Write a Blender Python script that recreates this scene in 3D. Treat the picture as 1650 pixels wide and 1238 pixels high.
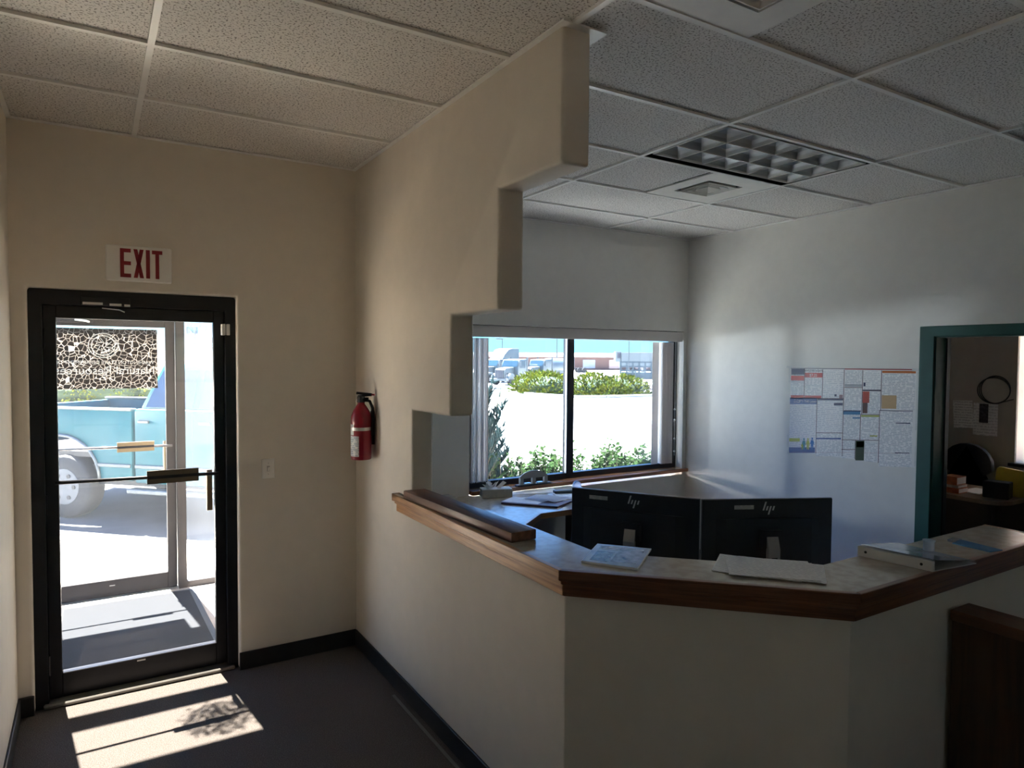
import bpy, bmesh, math, random
from mathutils import Vector, Matrix
random.seed(7)
for _o in list(bpy.data.objects): bpy.data.objects.remove(_o, do_unlink=True)
SC = bpy.context.scene
COL = SC.collection
# ------------------------------------------------------------------ camera
cam = bpy.data.cameras.new('camera'); camo = bpy.data.objects.new('camera', cam); COL.objects.link(camo)
cam.sensor_width = 36.0; cam.lens = 36.0*1099.526/1650.0; cam.clip_start = .05; cam.clip_end = 600
RT = Vector((.85241119, -.52283194, .00647532)); UP = Vector((.01427271, .03564582, .99926256)); FW = Vector((.5226772, .85169017, -.03784712))
camo.matrix_world = Matrix(((RT.x, UP.x, -FW.x, -1.36362), (RT.y, UP.y, -FW.y, -4.04398), (RT.z, UP.z, -FW.z, 1.77722), (0, 0, 0, 1)))
SC.camera = camo
# ------------------------------------------------------------------ world, sun, exposure
SUN = Vector((.113, -1.0, -2.0)).normalized()
world = bpy.data.worlds.new('sky'); SC.world = world; world.use_nodes = True
wn = world.node_tree.nodes; wl = world.node_tree.links
tcw = wn.new('ShaderNodeTexCoord'); spw = wn.new('ShaderNodeSeparateXYZ'); wl.new(tcw.outputs['Generated'], spw.inputs[0])
rw = wn.new('ShaderNodeValToRGB'); rw.color_ramp.interpolation = 'EASE'; wl.new(spw.outputs['Z'], rw.inputs[0])
el = rw.color_ramp.elements; el[0].position = 0.; el[0].color = (.19,.46,.60,1); el[1].position = 1.; el[1].color = (.10,.25,.65,1)
e_ = el.new(.12); e_.color = (.215,.47,.80,1); e_ = el.new(.40); e_.color = (.20,.42,.95,1)
wl.new(rw.outputs[0], wn['Background'].inputs['Color']); wn['Background'].inputs['Strength'].default_value = 2.1
sl = bpy.data.lights.new('sun', 'SUN'); slo = bpy.data.objects.new('sun', sl); COL.objects.link(slo)
sl.energy = 70; sl.angle = math.radians(.53); sl.color = (1.0, .97, .92)
slo.rotation_euler = SUN.to_track_quat('-Z', 'Y').to_euler(); slo.location = (0, 20, 40)
# added spot lamp standing in for sun glint off the pickup
gl = bpy.data.lights.new('glint_standin_lamp', 'SPOT'); glo = bpy.data.objects.new('glint_standin_lamp', gl); COL.objects.link(glo)
glo.location = (-2.75, 5.55, 1.42); gl.energy = 330; gl.spot_size = math.radians(34); gl.spot_blend = .5; gl.shadow_soft_size = .22
glo.rotation_euler = (Vector((3.0, .4, 1.72)) - glo.location).to_track_quat('-Z', 'Y').to_euler()
gl.color = (1.0, .97, .92)
SC.view_settings.view_transform = 'Standard'; SC.view_settings.look = 'None'
SC.view_settings.exposure = 1.5; SC.view_settings.gamma = 1.0; SC.view_settings.use_curve_mapping = False
try:
    SC.cycles.use_denoising = True; SC.cycles.max_bounces = 14; SC.cycles.diffuse_bounces = 8; SC.cycles.transparent_max_bounces = 24
    SC.cycles.sample_clamp_indirect = 40.0; SC.cycles.caustics_reflective = False; SC.cycles.caustics_refractive = False
except Exception: pass

# ------------------------------------------------------------------ helpers
OFF = {}
def V(*a): return Vector(a)
class MB:
    def __init__(s): s.bm = bmesh.new()
    def face(s, pts):
        return s.bm.faces.new([s.bm.verts.new(p) for p in pts])
    def box(s, a, b):
        x0, y0, z0 = a; x1, y1, z1 = b
        v = [s.bm.verts.new(p) for p in ((x0,y0,z0),(x1,y0,z0),(x1,y1,z0),(x0,y1,z0),(x0,y0,z1),(x1,y0,z1),(x1,y1,z1),(x0,y1,z1))]
        for q in ((0,3,2,1),(4,5,6,7),(0,1,5,4),(1,2,6,5),(2,3,7,6),(3,0,4,7)): s.bm.faces.new([v[i] for i in q])
        return s
    def obox(s, c, size, rz=0, ry=0, rx=0):
        m = Matrix.Translation(c) @ Matrix.Rotation(rz, 4, 'Z') @ Matrix.Rotation(ry, 4, 'Y') @ Matrix.Rotation(rx, 4, 'X')
        hx, hy, hz = size[0]/2, size[1]/2, size[2]/2
        v = [s.bm.verts.new(m @ V(*p)) for p in ((-hx,-hy,-hz),(hx,-hy,-hz),(hx,hy,-hz),(-hx,hy,-hz),(-hx,-hy,hz),(hx,-hy,hz),(hx,hy,hz),(-hx,hy,hz))]
        for q in ((0,3,2,1),(4,5,6,7),(0,1,5,4),(1,2,6,5),(2,3,7,6),(3,0,4,7)): s.bm.faces.new([v[i] for i in q])
        return s
    def prism(s, poly, lo, hi, axis='z'):
        def P(a, b, c): return {'z': (a, b, c), 'x': (c, a, b), 'y': (a, c, b)}[axis]
        A = [s.bm.verts.new(P(a, b, lo)) for a, b in poly]; B = [s.bm.verts.new(P(a, b, hi)) for a, b in poly]
        n = len(poly)
        s.bm.faces.new(A[::-1]); s.bm.faces.new(B)
        for i in range(n): s.bm.faces.new((A[i], A[(i+1) % n], B[(i+1) % n], B[i]))
        return s
    def cyl(s, p0, p1, r, n=16, r2=None):
        p0 = V(*p0); p1 = V(*p1); d = (p1-p0).normalized(); r2 = r if r2 is None else r2
        u = d.orthogonal().normalized(); w = d.cross(u)
        A = [s.bm.verts.new(p0+(u*math.cos(2*math.pi*i/n)+w*math.sin(2*math.pi*i/n))*r) for i in range(n)]
        B = [s.bm.verts.new(p1+(u*math.cos(2*math.pi*i/n)+w*math.sin(2*math.pi*i/n))*r2) for i in range(n)]
        s.bm.faces.new(A[::-1]); s.bm.faces.new(B)
        for i in range(n): s.bm.faces.new((A[i], A[(i+1) % n], B[(i+1) % n], B[i]))
        return s
    def tube(s, pts, r, n=8, closed=False):
        pts = [V(*p) for p in pts]; rings = []; m = len(pts); prev = None
        for i, p in enumerate(pts):
            a = pts[i-1] if (i > 0 or closed) else p; b = pts[(i+1) % m] if (i < m-1 or closed) else p
            d = (b-a).normalized()
            u = d.orthogonal().normalized() if prev is None else (prev - d*prev.dot(d)).normalized()
            prev = u; w = d.cross(u); rr = r[i] if isinstance(r, (list, tuple)) else r
            rings.append([s.bm.verts.new(p+(u*math.cos(2*math.pi*k/n)+w*math.sin(2*math.pi*k/n))*rr) for k in range(n)])
        for i in range(m if closed else m-1):
            A, B = rings[i], rings[(i+1) % m]
            for k in range(n): s.bm.faces.new((A[k], A[(k+1) % n], B[(k+1) % n], B[k]))
        if not closed: s.bm.faces.new(rings[0][::-1]); s.bm.faces.new(rings[-1])
        return s
    def lathe(s, prof, c=(0,0,0), n=24, ax='z'):
        rings = []
        for r, z in prof:
            ring = []
            for k in range(n):
                a = 2*math.pi*k/n; x, y = r*math.cos(a), r*math.sin(a)
                p = (x, y, z) if ax == 'z' else ((x, z, y) if ax == 'y' else (z, x, y))
                ring.append(s.bm.verts.new(V(*c)+V(*p)))
            rings.append(ring)
        for A, B in zip(rings, rings[1:]):
            for k in range(n): s.bm.faces.new((A[k], A[(k+1) % n], B[(k+1) % n], B[k]))
        s.bm.faces.new(rings[0][::-1]); s.bm.faces.new(rings[-1])
        return s
    def ball(s, c, r, sub=2, sc=(1,1,1)):
        g = bmesh.ops.create_icosphere(s.bm, subdivisions=sub, radius=r)
        for v in g['verts']: v.co = V(v.co.x*sc[0], v.co.y*sc[1], v.co.z*sc[2])+V(*c)
        return s
    def bevel(s, w, seg=2):
        bmesh.ops.recalc_face_normals(s.bm, faces=s.bm.faces)
        e = [e for e in s.bm.edges if len(e.link_faces) == 2 and e.calc_face_angle(0) > .6]
        bmesh.ops.bevel(s.bm, geom=e, offset=w, segments=seg, affect='EDGES', profile=.5, clamp_overlap=True)
        return s
    def xf(s, m):
        bmesh.ops.transform(s.bm, matrix=m, verts=s.bm.verts); return s
    def build(s, name, mat, parent=None, smooth=False, label=None):
        bmesh.ops.recalc_face_normals(s.bm, faces=s.bm.faces)
        me = bpy.data.meshes.new(name)
        if parent is not None: off = OFF.get(parent.name, V(0,0,0))
        else:
            xs = [v.co for v in s.bm.verts]
            off = V((min(c.x for c in xs)+max(c.x for c in xs))/2, (min(c.y for c in xs)+max(c.y for c in xs))/2, min(c.z for c in xs))
        bmesh.ops.translate(s.bm, vec=-off, verts=s.bm.verts)
        s.bm.to_mesh(me); s.bm.free()
        if smooth:
            for p in me.polygons: p.use_smooth = True
            if smooth is not True:
                me.set_sharp_from_angle(angle=smooth)
        o = bpy.data.objects.new(name, me); COL.objects.link(o)
        if mat is not None: me.materials.append(mat)
        if parent is not None: o.parent = parent; OFF[o.name] = off
        else: o.location = off; OFF[o.name] = off
        if label: o['label'] = label
        return o
def tag(o, label, cat, group=None, kind=None):
    o['label'] = label; o['category'] = cat
    if group: o['group'] = group
    if kind: o['kind'] = kind
    return o
def root(name, loc, label, cat, group=None, kind=None, rz=None):
    """an Empty at the base; rz None: the parts are given in world coordinates"""
    o = bpy.data.objects.new(name, None); COL.objects.link(o); o.location = loc; o.empty_display_size = .1
    if rz is None: OFF[o.name] = V(*loc)
    else: o.rotation_euler.z = rz; OFF[o.name] = V(0,0,0)
    return tag(o, label, cat, group, kind)
def link_copy(src, parent, loc=None):
    o = src.copy(); COL.objects.link(o); o.parent = parent
    if loc is not None: o.location = loc
    return o
def text_mb(body, size, m, ext=.0006, align='CENTER'):
    cu = bpy.data.curves.new('t', 'FONT'); cu.body = body; cu.size = size; cu.extrude = ext; cu.align_x = align; cu.resolution_u = 3
    o = bpy.data.objects.new('t', cu); COL.objects.link(o); dg = bpy.context.evaluated_depsgraph_get()
    me = bpy.data.meshes.new_from_object(o.evaluated_get(dg)); b = MB(); b.bm.from_mesh(me); b.xf(m)
    bpy.data.objects.remove(o); bpy.data.curves.remove(cu); bpy.data.meshes.remove(me)
    return b
# ------------------------------------------------------------------ materials
def newmat(name):
    m = bpy.data.materials.new(name); m.use_nodes = True; nt = m.node_tree
    return m, nt, nt.nodes, nt.links, nt.nodes['Principled BSDF']
def M(name, col, rough=.5, metal=0., var=.08, scale=12., bump=0., bscale=200., spec=.5, vec=(1,1,1), coat=0., detail=3.):
    m, nt, n, l, b = newmat(name)
    b.inputs['Roughness'].default_value = rough; b.inputs['Metallic'].default_value = metal
    b.inputs['Specular IOR Level'].default_value = spec
    if coat: b.inputs['Coat Weight'].default_value = coat; b.inputs['Coat Roughness'].default_value = .08
    tc = n.new('ShaderNodeTexCoord'); mp = n.new('ShaderNodeMapping'); mp.inputs['Scale'].default_value = vec
    l.new(tc.outputs['Object'], mp.inputs['Vector'])
    nz = n.new('ShaderNodeTexNoise'); nz.inputs['Scale'].default_value = scale; nz.inputs['Detail'].default_value = detail
    l.new(mp.outputs[0], nz.inputs['Vector'])
    rp = n.new('ShaderNodeValToRGB'); rp.color_ramp.elements[0].position = .3; rp.color_ramp.elements[1].position = .7
    rp.color_ramp.elements[0].color = tuple(c*(1-var) for c in col)+(1,); rp.color_ramp.elements[1].color = tuple(min(1, c*(1+var)) for c in col)+(1,)
    l.new(nz.outputs[0], rp.inputs[0]); l.new(rp.outputs[0], b.inputs['Base Color'])
    if bump:
        nb = n.new('ShaderNodeTexNoise'); nb.inputs['Scale'].default_value = bscale; nb.inputs['Detail'].default_value = 2
        l.new(mp.outputs[0], nb.inputs['Vector'])
        bp = n.new('ShaderNodeBump'); bp.inputs['Strength'].default_value = bump; bp.inputs['Distance'].default_value = .002
        l.new(nb.outputs[0], bp.inputs['Height']); l.new(bp.outputs[0], b.inputs['Normal'])
    return m
def wood(name, dark, light, rough=.35, vec=(1.2,30,30), scale=1.6, coat=.0):
    m, nt, n, l, b = newmat(name)
    tc = n.new('ShaderNodeTexCoord'); mp = n.new('ShaderNodeMapping'); mp.inputs['Scale'].default_value = vec
    l.new(tc.outputs['Object'], mp.inputs['Vector'])
    nz = n.new('ShaderNodeTexNoise'); nz.inputs['Scale'].default_value = scale; nz.inputs['Detail'].default_value = 6; nz.inputs['Distortion'].default_value = .6
    l.new(mp.outputs[0], nz.inputs['Vector'])
    rp = n.new('ShaderNodeValToRGB'); rp.color_ramp.elements[0].position = .32; rp.color_ramp.elements[1].position = .68
    rp.color_ramp.elements[0].color = dark+(1,); rp.color_ramp.elements[1].color = light+(1,)
    l.new(nz.outputs[0], rp.inputs[0]); l.new(rp.outputs[0], b.inputs['Base Color']); b.inputs['Roughness'].default_value = rough
    if coat: b.inputs['Coat Weight'].default_value = coat; b.inputs['Coat Roughness'].default_value = .15
    return m
def speck(name, base, dark, scale, lo, hi, rough=.9, bump=0., vec=(1,1,1), spec=.3, scale2=None, light=None):
    """base colour with small dark (and light) specks"""
    m, nt, n, l, b = newmat(name); b.inputs['Roughness'].default_value = rough; b.inputs['Specular IOR Level'].default_value = spec
    tc = n.new('ShaderNodeTexCoord'); mp = n.new('ShaderNodeMapping'); mp.inputs['Scale'].default_value = vec; l.new(tc.outputs['Object'], mp.inputs['Vector'])
    nz = n.new('ShaderNodeTexNoise'); nz.inputs['Scale'].default_value = scale; nz.inputs['Detail'].default_value = 2; l.new(mp.outputs[0], nz.inputs['Vector'])
    rp = n.new('ShaderNodeValToRGB'); rp.color_ramp.elements[0].position = lo; rp.color_ramp.elements[1].position = hi
    rp.color_ramp.elements[0].color = dark+(1,); rp.color_ramp.elements[1].color = base+(1,)
    l.new(nz.outputs[0], rp.inputs[0]); src = rp.outputs[0]
    if light:
        n2 = n.new('ShaderNodeTexNoise'); n2.inputs['Scale'].default_value = scale2; n2.inputs['Detail'].default_value = 2; l.new(mp.outputs[0], n2.inputs['Vector'])
        r2 = n.new('ShaderNodeValToRGB'); r2.color_ramp.elements[0].position = .55; r2.color_ramp.elements[1].position = .68
        r2.color_ramp.elements[0].color = (0,0,0,1); r2.color_ramp.elements[1].color = (1,1,1,1); l.new(n2.outputs[0], r2.inputs[0])
        mx = n.new('ShaderNodeMix'); mx.data_type = 'RGBA'; l.new(r2.outputs[0], mx.inputs[0]); l.new(src, mx.inputs[6]); mx.inputs[7].default_value = light+(1,)
        src = mx.outputs[2]
    l.new(src, b.inputs['Base Color'])
    if bump:
        bp = n.new('ShaderNodeBump'); bp.inputs['Strength'].default_value = bump; bp.inputs['Distance'].default_value = .003
        l.new(nz.outputs[0], bp.inputs['Height']); l.new(bp.outputs[0], b.inputs['Normal'])
    return m
def glass(name, tint=(.96,.98,.98), dust=0., dustcol=(.9,.9,.9), refl=1.):
    """thin pane: clear, mirrors at grazing angles, with a film of dust that scatters the light"""
    m, nt, n, l, b = newmat(name); n.remove(b); out = n['Material Output']
    tr = n.new('ShaderNodeBsdfTransparent'); tr.inputs[0].default_value = tint+(1,)
    gs = n.new('ShaderNodeBsdfGlossy'); gs.inputs['Roughness'].default_value = .02
    fr = n.new('ShaderNodeFresnel'); fr.inputs[0].default_value = 1.45
    mu = n.new('ShaderNodeMath'); mu.operation = 'MULTIPLY'; mu.inputs[1].default_value = refl; l.new(fr.outputs[0], mu.inputs[0])
    mx = n.new('ShaderNodeMixShader'); l.new(mu.outputs[0], mx.inputs[0]); l.new(tr.outputs[0], mx.inputs[1]); l.new(gs.outputs[0], mx.inputs[2])
    last = mx.outputs[0]
    if dust:
        tl = n.new('ShaderNodeBsdfTranslucent'); tl.inputs[0].default_value = dustcol+(1,)
        nz = n.new('ShaderNodeTexNoise'); nz.inputs['Scale'].default_value = 3.; tc = n.new('ShaderNodeTexCoord'); l.new(tc.outputs['Object'], nz.inputs['Vector'])
        mr = n.new('ShaderNodeMapRange'); mr.inputs['From Min'].default_value = .3; mr.inputs['From Max'].default_value = .7
        mr.inputs['To Min'].default_value = dust*.75; mr.inputs['To Max'].default_value = dust*1.25; l.new(nz.outputs[0], mr.inputs[0])
        m2 = n.new('ShaderNodeMixShader'); l.new(mr.outputs[0], m2.inputs[0]); l.new(last, m2.inputs[1]); l.new(tl.outputs[0], m2.inputs[2]); last = m2.outputs[0]
    l.new(last, out.inputs[0]); return m
def leafmat(name, c1, c2, trans=.35):
    m, nt, n, l, b = newmat(name); n.remove(b); out = n['Material Output']
    tc = n.new('ShaderNodeTexCoord'); nz = n.new('ShaderNodeTexNoise'); nz.inputs['Scale'].default_value = 6.; nz.inputs['Detail'].default_value = 4; l.new(tc.outputs['Object'], nz.inputs['Vector'])
    rp = n.new('ShaderNodeValToRGB'); rp.color_ramp.elements[0].position = .35; rp.color_ramp.elements[1].position = .65
    rp.color_ramp.elements[0].color = c1+(1,); rp.color_ramp.elements[1].color = c2+(1,); l.new(nz.outputs[0], rp.inputs[0])
    df = n.new('ShaderNodeBsdfDiffuse'); tl = n.new('ShaderNodeBsdfTranslucent'); l.new(rp.outputs[0], df.inputs[0]); l.new(rp.outputs[0], tl.inputs[0])
    mx = n.new('ShaderNodeMixShader'); mx.inputs[0].default_value = trans; l.new(df.outputs[0], mx.inputs[1]); l.new(tl.outputs[0], mx.inputs[2]); l.new(mx.outputs[0], out.inputs[0])
    return m
def vane_mat(name, col, trans):
    m, nt, n, l, b = newmat(name); out = n['Material Output']; b.inputs['Base Color'].default_value = col+(1,); b.inputs['Roughness'].default_value = .55
    nz = n.new('ShaderNodeTexNoise'); nz.inputs['Scale'].default_value = 90.; bp = n.new('ShaderNodeBump'); bp.inputs['Strength'].default_value = .15; l.new(nz.outputs[0], bp.inputs['Height']); l.new(bp.outputs[0], b.inputs['Normal'])
    tl = n.new('ShaderNodeBsdfTranslucent'); tl.inputs[0].default_value = col+(1,); mx = n.new('ShaderNodeMixShader'); mx.inputs[0].default_value = trans
    l.new(b.outputs[0], mx.inputs[1]); l.new(tl.outputs[0], mx.inputs[2]); l.new(mx.outputs[0], out.inputs[0]); return m
def print_mat(name, paper, ink, freq=95., axis='Z', cover=.55, cols=0.):
    """rows of tiny unreadable print on paper"""
    m, nt, n, l, b = newmat(name); b.inputs['Roughness'].default_value = .38
    tc = n.new('ShaderNodeTexCoord'); sp = n.new('ShaderNodeSeparateXYZ'); l.new(tc.outputs['Object'], sp.inputs[0])
    def mth(op, a, bb=None):
        k = n.new('ShaderNodeMath'); k.operation = op
        for i, x in enumerate((a, bb)):
            if x is None: continue
            if isinstance(x, (int, float)): k.inputs[i].default_value = x
            else: l.new(x, k.inputs[i])
        return k.outputs[0]
    row = mth('LESS_THAN', mth('FRACT', mth('MULTIPLY', sp.outputs[axis], freq)), cover)
    nz = n.new('ShaderNodeTexNoise'); nz.inputs['Scale'].default_value = 60.; nz.inputs['Detail'].default_value = 3; l.new(tc.outputs['Object'], nz.inputs['Vector'])
    f = mth('MULTIPLY', row, mth('GREATER_THAN', nz.outputs[0], .46))
    mx = n.new('ShaderNodeMix'); mx.data_type = 'RGBA'; l.new(f, mx.inputs[0]); mx.inputs[6].default_value = paper+(1,); mx.inputs[7].default_value = ink+(1,)
    l.new(mx.outputs[2], b.inputs['Base Color']); return m

PAINT = M('wall_paint_lobby_lit', (.80,.745,.66), .75, var=.02, bump=.12, bscale=140)  # same off-white paint as the office, warm lobby light put into the colour
PAINT2 = M('wall_paint_office_lit', (.81,.80,.765), .40, var=.02, bump=.04, bscale=140)  # same paint again, cooler office light put into the colour
TILE = speck('ceiling_tile_mineral', (.835,.81,.79), (.28,.26,.245), 125., .37, .445, .95, .35, (1,1,.05))
GRID = M('grid_white_enamel', (.92,.91,.89), .45, var=.03)
CARPET = speck('carpet_charcoal', (.125,.107,.097), (.054,.047,.044), 300., .40, .58, .95, .5, scale2=260., light=(.21,.19,.175))
RUBBER = M('rubber_black', (.016,.015,.017), .5, var=.2)
BRONZE = M('frame_dark_bronze', (.012,.012,.016), .38, .3, var=.15)
BRONZE2 = M('frame_brown_bronze', (.052,.047,.048), .45, .3, var=.08)
ALU = M('aluminium', (.62,.62,.60), .35, .9, var=.05)
CHROME = M('steel_polished', (.75,.75,.74), .22, 1., var=.03)
BRASSY = M('push_plate_champagne', (.36,.27,.165), .4, .65, var=.06)
WHITEP = M('plastic_white', (.92,.90,.86), .4, var=.03)
BLACKP = M('plastic_black', (.012,.012,.016), .45, var=.2)
OAK = wood('oak_trim', (.28,.125,.045), (.50,.26,.10), .38, (2,2,40), 1.5, .15)
OAKX = wood('oak_trim_length', (.20,.085,.028), (.42,.21,.08), .38, (14,2.2,45), 1.5, .15)
WALNUT = wood('plank_redbrown', (.075,.028,.018), (.21,.088,.055), .42, (28,1.6,28), 1.3, .12)
DARKWOOD = wood('screen_dark_walnut', (.045,.018,.009), (.095,.042,.018), .45, (22,22,1.5), 1.4)
DARKWOODT = wood('screen_cap_oak', (.085,.032,.013), (.17,.072,.028), .4, (22,1.6,22), 1.4)
LAM = speck('laminate_grey_beige', (.52,.475,.40), (.44,.395,.325), 26., .38, .6, .17, 0., (1,1,1), .5)
PAPER = M('paper_white', (.80,.80,.80), .6, var=.02)
PANE = glass('glass_clear', (1.0,.985,.96), .0015, refl=.45)
PANE_OUT = glass('glass_dusty', (.95,.97,.98), .004, (.80,.88,1.0), .45)
PANE_SIDE = glass('glass_hazy', (.90,.94,.98), .015, (.80,.87,1.0), .45)
# ------------------------------------------------------------------ room shell
H = 2.90; T = .12
XP = 3.4524; YW = .6256
def gz(y): return -.1-.9*min(max((y-10)/35, 0), 1)
def S(o, label, cat): return tag(o, label, cat, None, 'structure')
b = MB(); b.box((-1.85,-6.6,-.05), (5.4,.70,0)); S(b.build('floor', CARPET), 'dark charcoal flecked carpet covering the office floor', 'floor')
# ceiling: backing slab, tiles, tee bars
ceil = root('ceiling', (0,0,H), 'suspended ceiling of speckled white tiles in a metal grid', 'ceiling', None, 'structure')
MB().box((-1.85,-6.6,H+.10), (5.4,.80,H+.15)).build('slab', PAINT2, ceil)
colsL = [-1.70, -1.17, .03]; rowsL = [0, -.615, -1.22, -1.82, -2.43, -3.04, -3.65, -4.26, -4.87, -5.48, -6.09, -6.5]
colsR = [.03, 1.235, 2.44, XP]; rowsR = [YW, .09, -.53, -1.15, -1.77, -2.39, -3.01, -3.63, -4.25, -4.87, -5.49, -6.11, -6.5]
tile_cache = {}
def tile(x0, x1, y0, y1):
    k = (round(x1-x0, 3), round(y1-y0, 3)); lo = V(x0, y0, H+.009)
    if k not in tile_cache:
        m = MB(); m.box((0,0,0), (x1-x0-.006, y1-y0-.006, .015)); m.bevel(.002, 1)
        me = m.build('ceiling_tile', TILE, ceil); me.data.transform(Matrix.Translation(V(0,0,H))); tile_cache[k] = me; o = me
    else: o = link_copy(tile_cache[k], ceil)
    o.location = lo+V(.003,.003,-H+random.uniform(0,.002)); return o
def skip(x0, x1, y0, y1, holes):
    return any(abs(x0-h[0]) < .02 and abs(y0-h[2]) < .02 for h in holes)
holesR = [(1.235, 2.44, -1.77, -1.15)]
for cols, rows in ((colsL, rowsL), (colsR, rowsR)):
    for i in range(len(cols)-1):
        for j in range(len(rows)-1):
            x0, x1, y0, y1 = cols[i], cols[i+1], rows[j+1], rows[j]
            if cols is colsR and skip(x0, x1, y0, y1, holesR): continue
            if cols is colsR and i == 1 and abs(y0+1.15) < .02: x1 = 1.84          # far air vent takes the other half
            if cols is colsR and i == 0 and abs(y0+3.01) < .02: x0 = .61           # near air vent takes the other half
            tile(x0, x1, y0, y1)
tw = .0115
for cols, rows, yt, yb in ((colsL, rowsL, 0, -6.5), (colsR, rowsR, YW, -6.5)):
    for x in cols:
        if x in (-1.70, XP) or (cols is colsR and x == .03): continue
        top = -2.16 if x == .03 else yt
        MB().box((x-tw, yb, H-.003), (x+tw, top, H+.010)).build('tee_bar', GRID, ceil)
    for y in rows[1:-1]:
        MB().box((cols[0], y-tw, H-.0025), (cols[-1], y+tw, H+.0105)).build('tee_bar', GRID, ceil)
for a, c in (((-1.70,-6.5,H-.002),(-1.68,0,H+.006)), ((-1.70,-.02,H-.002),(0,0,H+.006)), ((XP-.02,-6.5,H-.002),(XP,YW,H+.006)), ((T,YW-.02,H-.002),(XP,YW,H+.006))):
    MB().box(a, c).build('wall_angle', GRID, ceil)
tr = MB(); tr.box((-.022,-2.17,H-.004), (.165,0,H+.002)); S(tr.build('trim_1', GRID), 'white metal edge trim along the top of the stepped wall', 'trim')
# walls
b = MB(); b.box((-1.86,-6.6,0), (-1.70,.16,H+.1)); S(b.build('wall_left', PAINT), 'beige wall at the far left beside the entrance door', 'wall')
b = MB(); b.prism([(-1.80,0),(-1.634,0),(-1.634,2.108),(-.680,2.108),(-.680,0),(.06,0),(.06,H+.1),(-1.80,H+.1)], 0, .16, 'y'); b.bevel(.016, 3)
S(b.build('wall_far', PAINT, smooth=.7), 'beige end wall around the glass entrance door', 'wall')
b = MB(); b.prism([(.75,-.05),(-2.185,-.05),(-2.185,1.0),(-.856,1.0),(-.856,1.512),(-1.29,1.512),(-1.29,1.97),(-1.712,1.97),(-1.712,2.442),(-2.136,2.442),(-2.136,H+.05),(.75,H+.05)], 0, T, 'x'); b.bevel(.014, 3)
S(b.build('wall_middle', PAINT, smooth=.7), 'beige partition wall with a stair-stepped edge and rounded corners', 'wall')
b = MB(); b.prism([(0,-2.182),(.632,-2.814),(2.0,-2.814),(2.0,-2.694),(.682,-2.694),(T,-2.132)], 0, 1.0, 'z')
S(b.build('wall_counter', PAINT, smooth=False), 'beige angled half wall below the service counter', 'wall')
b = MB(); WY = .80
b.box((T,YW,0), (1.117,WY,H+.1)); b.box((1.117,YW,0), (3.41,WY,.68)); b.box((1.117,YW,2.04), (3.41,WY,H+.1)); b.box((3.41,YW,0), (XP+.12,WY,H+.1))
S(b.build('wall_window', PAINT2), 'off white wall around the office window', 'wall')
b = MB(); b.prism([(.75,0),(.75,H+.1),(-6.6,H+.1),(-6.6,0),(-2.53,0),(-2.53,1.955),(-1.61,1.955),(-1.61,0)], XP, XP+.12, 'x')
S(b.build('wall_right', PAINT2), 'off white wall carrying the labour law poster', 'wall')
b = MB(); b.box((-1.85,-6.7,0), (-.4,-6.5,H+.1)); b.box((.4,-6.7,0), (5.5,-6.5,H+.1)); b.box((-.4,-6.7,0), (.4,-6.5,1.4)); b.box((-.4,-6.7,2.1), (.4,-6.5,H+.1)); S(b.build('wall_back', PAINT), 'beige wall behind the photographer', 'wall')
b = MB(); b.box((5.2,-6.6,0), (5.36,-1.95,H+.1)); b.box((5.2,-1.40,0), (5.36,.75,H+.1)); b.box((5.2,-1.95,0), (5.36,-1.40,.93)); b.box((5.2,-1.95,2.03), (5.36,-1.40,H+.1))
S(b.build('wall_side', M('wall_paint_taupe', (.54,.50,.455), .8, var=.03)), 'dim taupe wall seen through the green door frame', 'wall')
b = MB(); b.box((XP+.12,.55,0), (5.2,.75,H+.1)); S(b.build('wall_end', PAINT2), 'wall closing the far end of the next room', 'wall')
w4 = root('added_fill_window', (-.1,-6.6,.9), 'added unseen window behind the photographer for fill light', 'window', None, 'structure')  # unseen window added to bring soft fill light from behind
for a, c_ in (((-.4,-6.64,1.4),(.4,-6.58,1.45)),((-.4,-6.64,2.05),(.4,-6.58,2.1)),((-.4,-6.64,1.45),(-.35,-6.58,2.05)),((.35,-6.64,1.45),(.4,-6.58,2.05))): MB().box(a, c_).build('frame', BRONZE, w4)
MB().box((-.35,-6.612,1.45), (.35,-6.606,2.05)).build('glass_pane', glass('fill_window_pane', (.90,.76,.58)), w4)
# baseboards
def bb(name, lo, hi, label): S(MB().box(lo, hi).bevel(.003, 1).build(name, RUBBER), label, 'baseboard')
bb('baseboard_far', (-.682,-.011,0), (-.004,0,.10), 'black rubber baseboard right of the entrance door')
bb('baseboard_corner', (-1.70,-.011,0), (-1.634,0,.10), 'short black rubber baseboard left of the entrance door')
bb('baseboard_left', (-1.70,-6.5,0), (-1.689,-.012,.10), 'black rubber baseboard along the left wall')
bb('baseboard_middle', (-.011,-2.18,0), (0,-.012,.10), 'black rubber baseboard along the stepped partition wall')
b = MB(); b.box((-.05,-2.18,-.001), (-.036,-.72,.0035)); S(b.build('trim_2', M('carpet_edge_pale', (.20,.19,.18), .8)), 'thin pale carpet edge line beside the partition baseboard', 'trim')
b = MB(); b.prism([(-.008,-2.190),(.627,-2.825),(2.0,-2.825),(2.0,-2.815),(.631,-2.815),(0,-2.184)], 0, .10, 'z'); S(b.build('baseboard_counter', RUBBER), 'black rubber baseboard under the service counter', 'baseboard')

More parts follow.
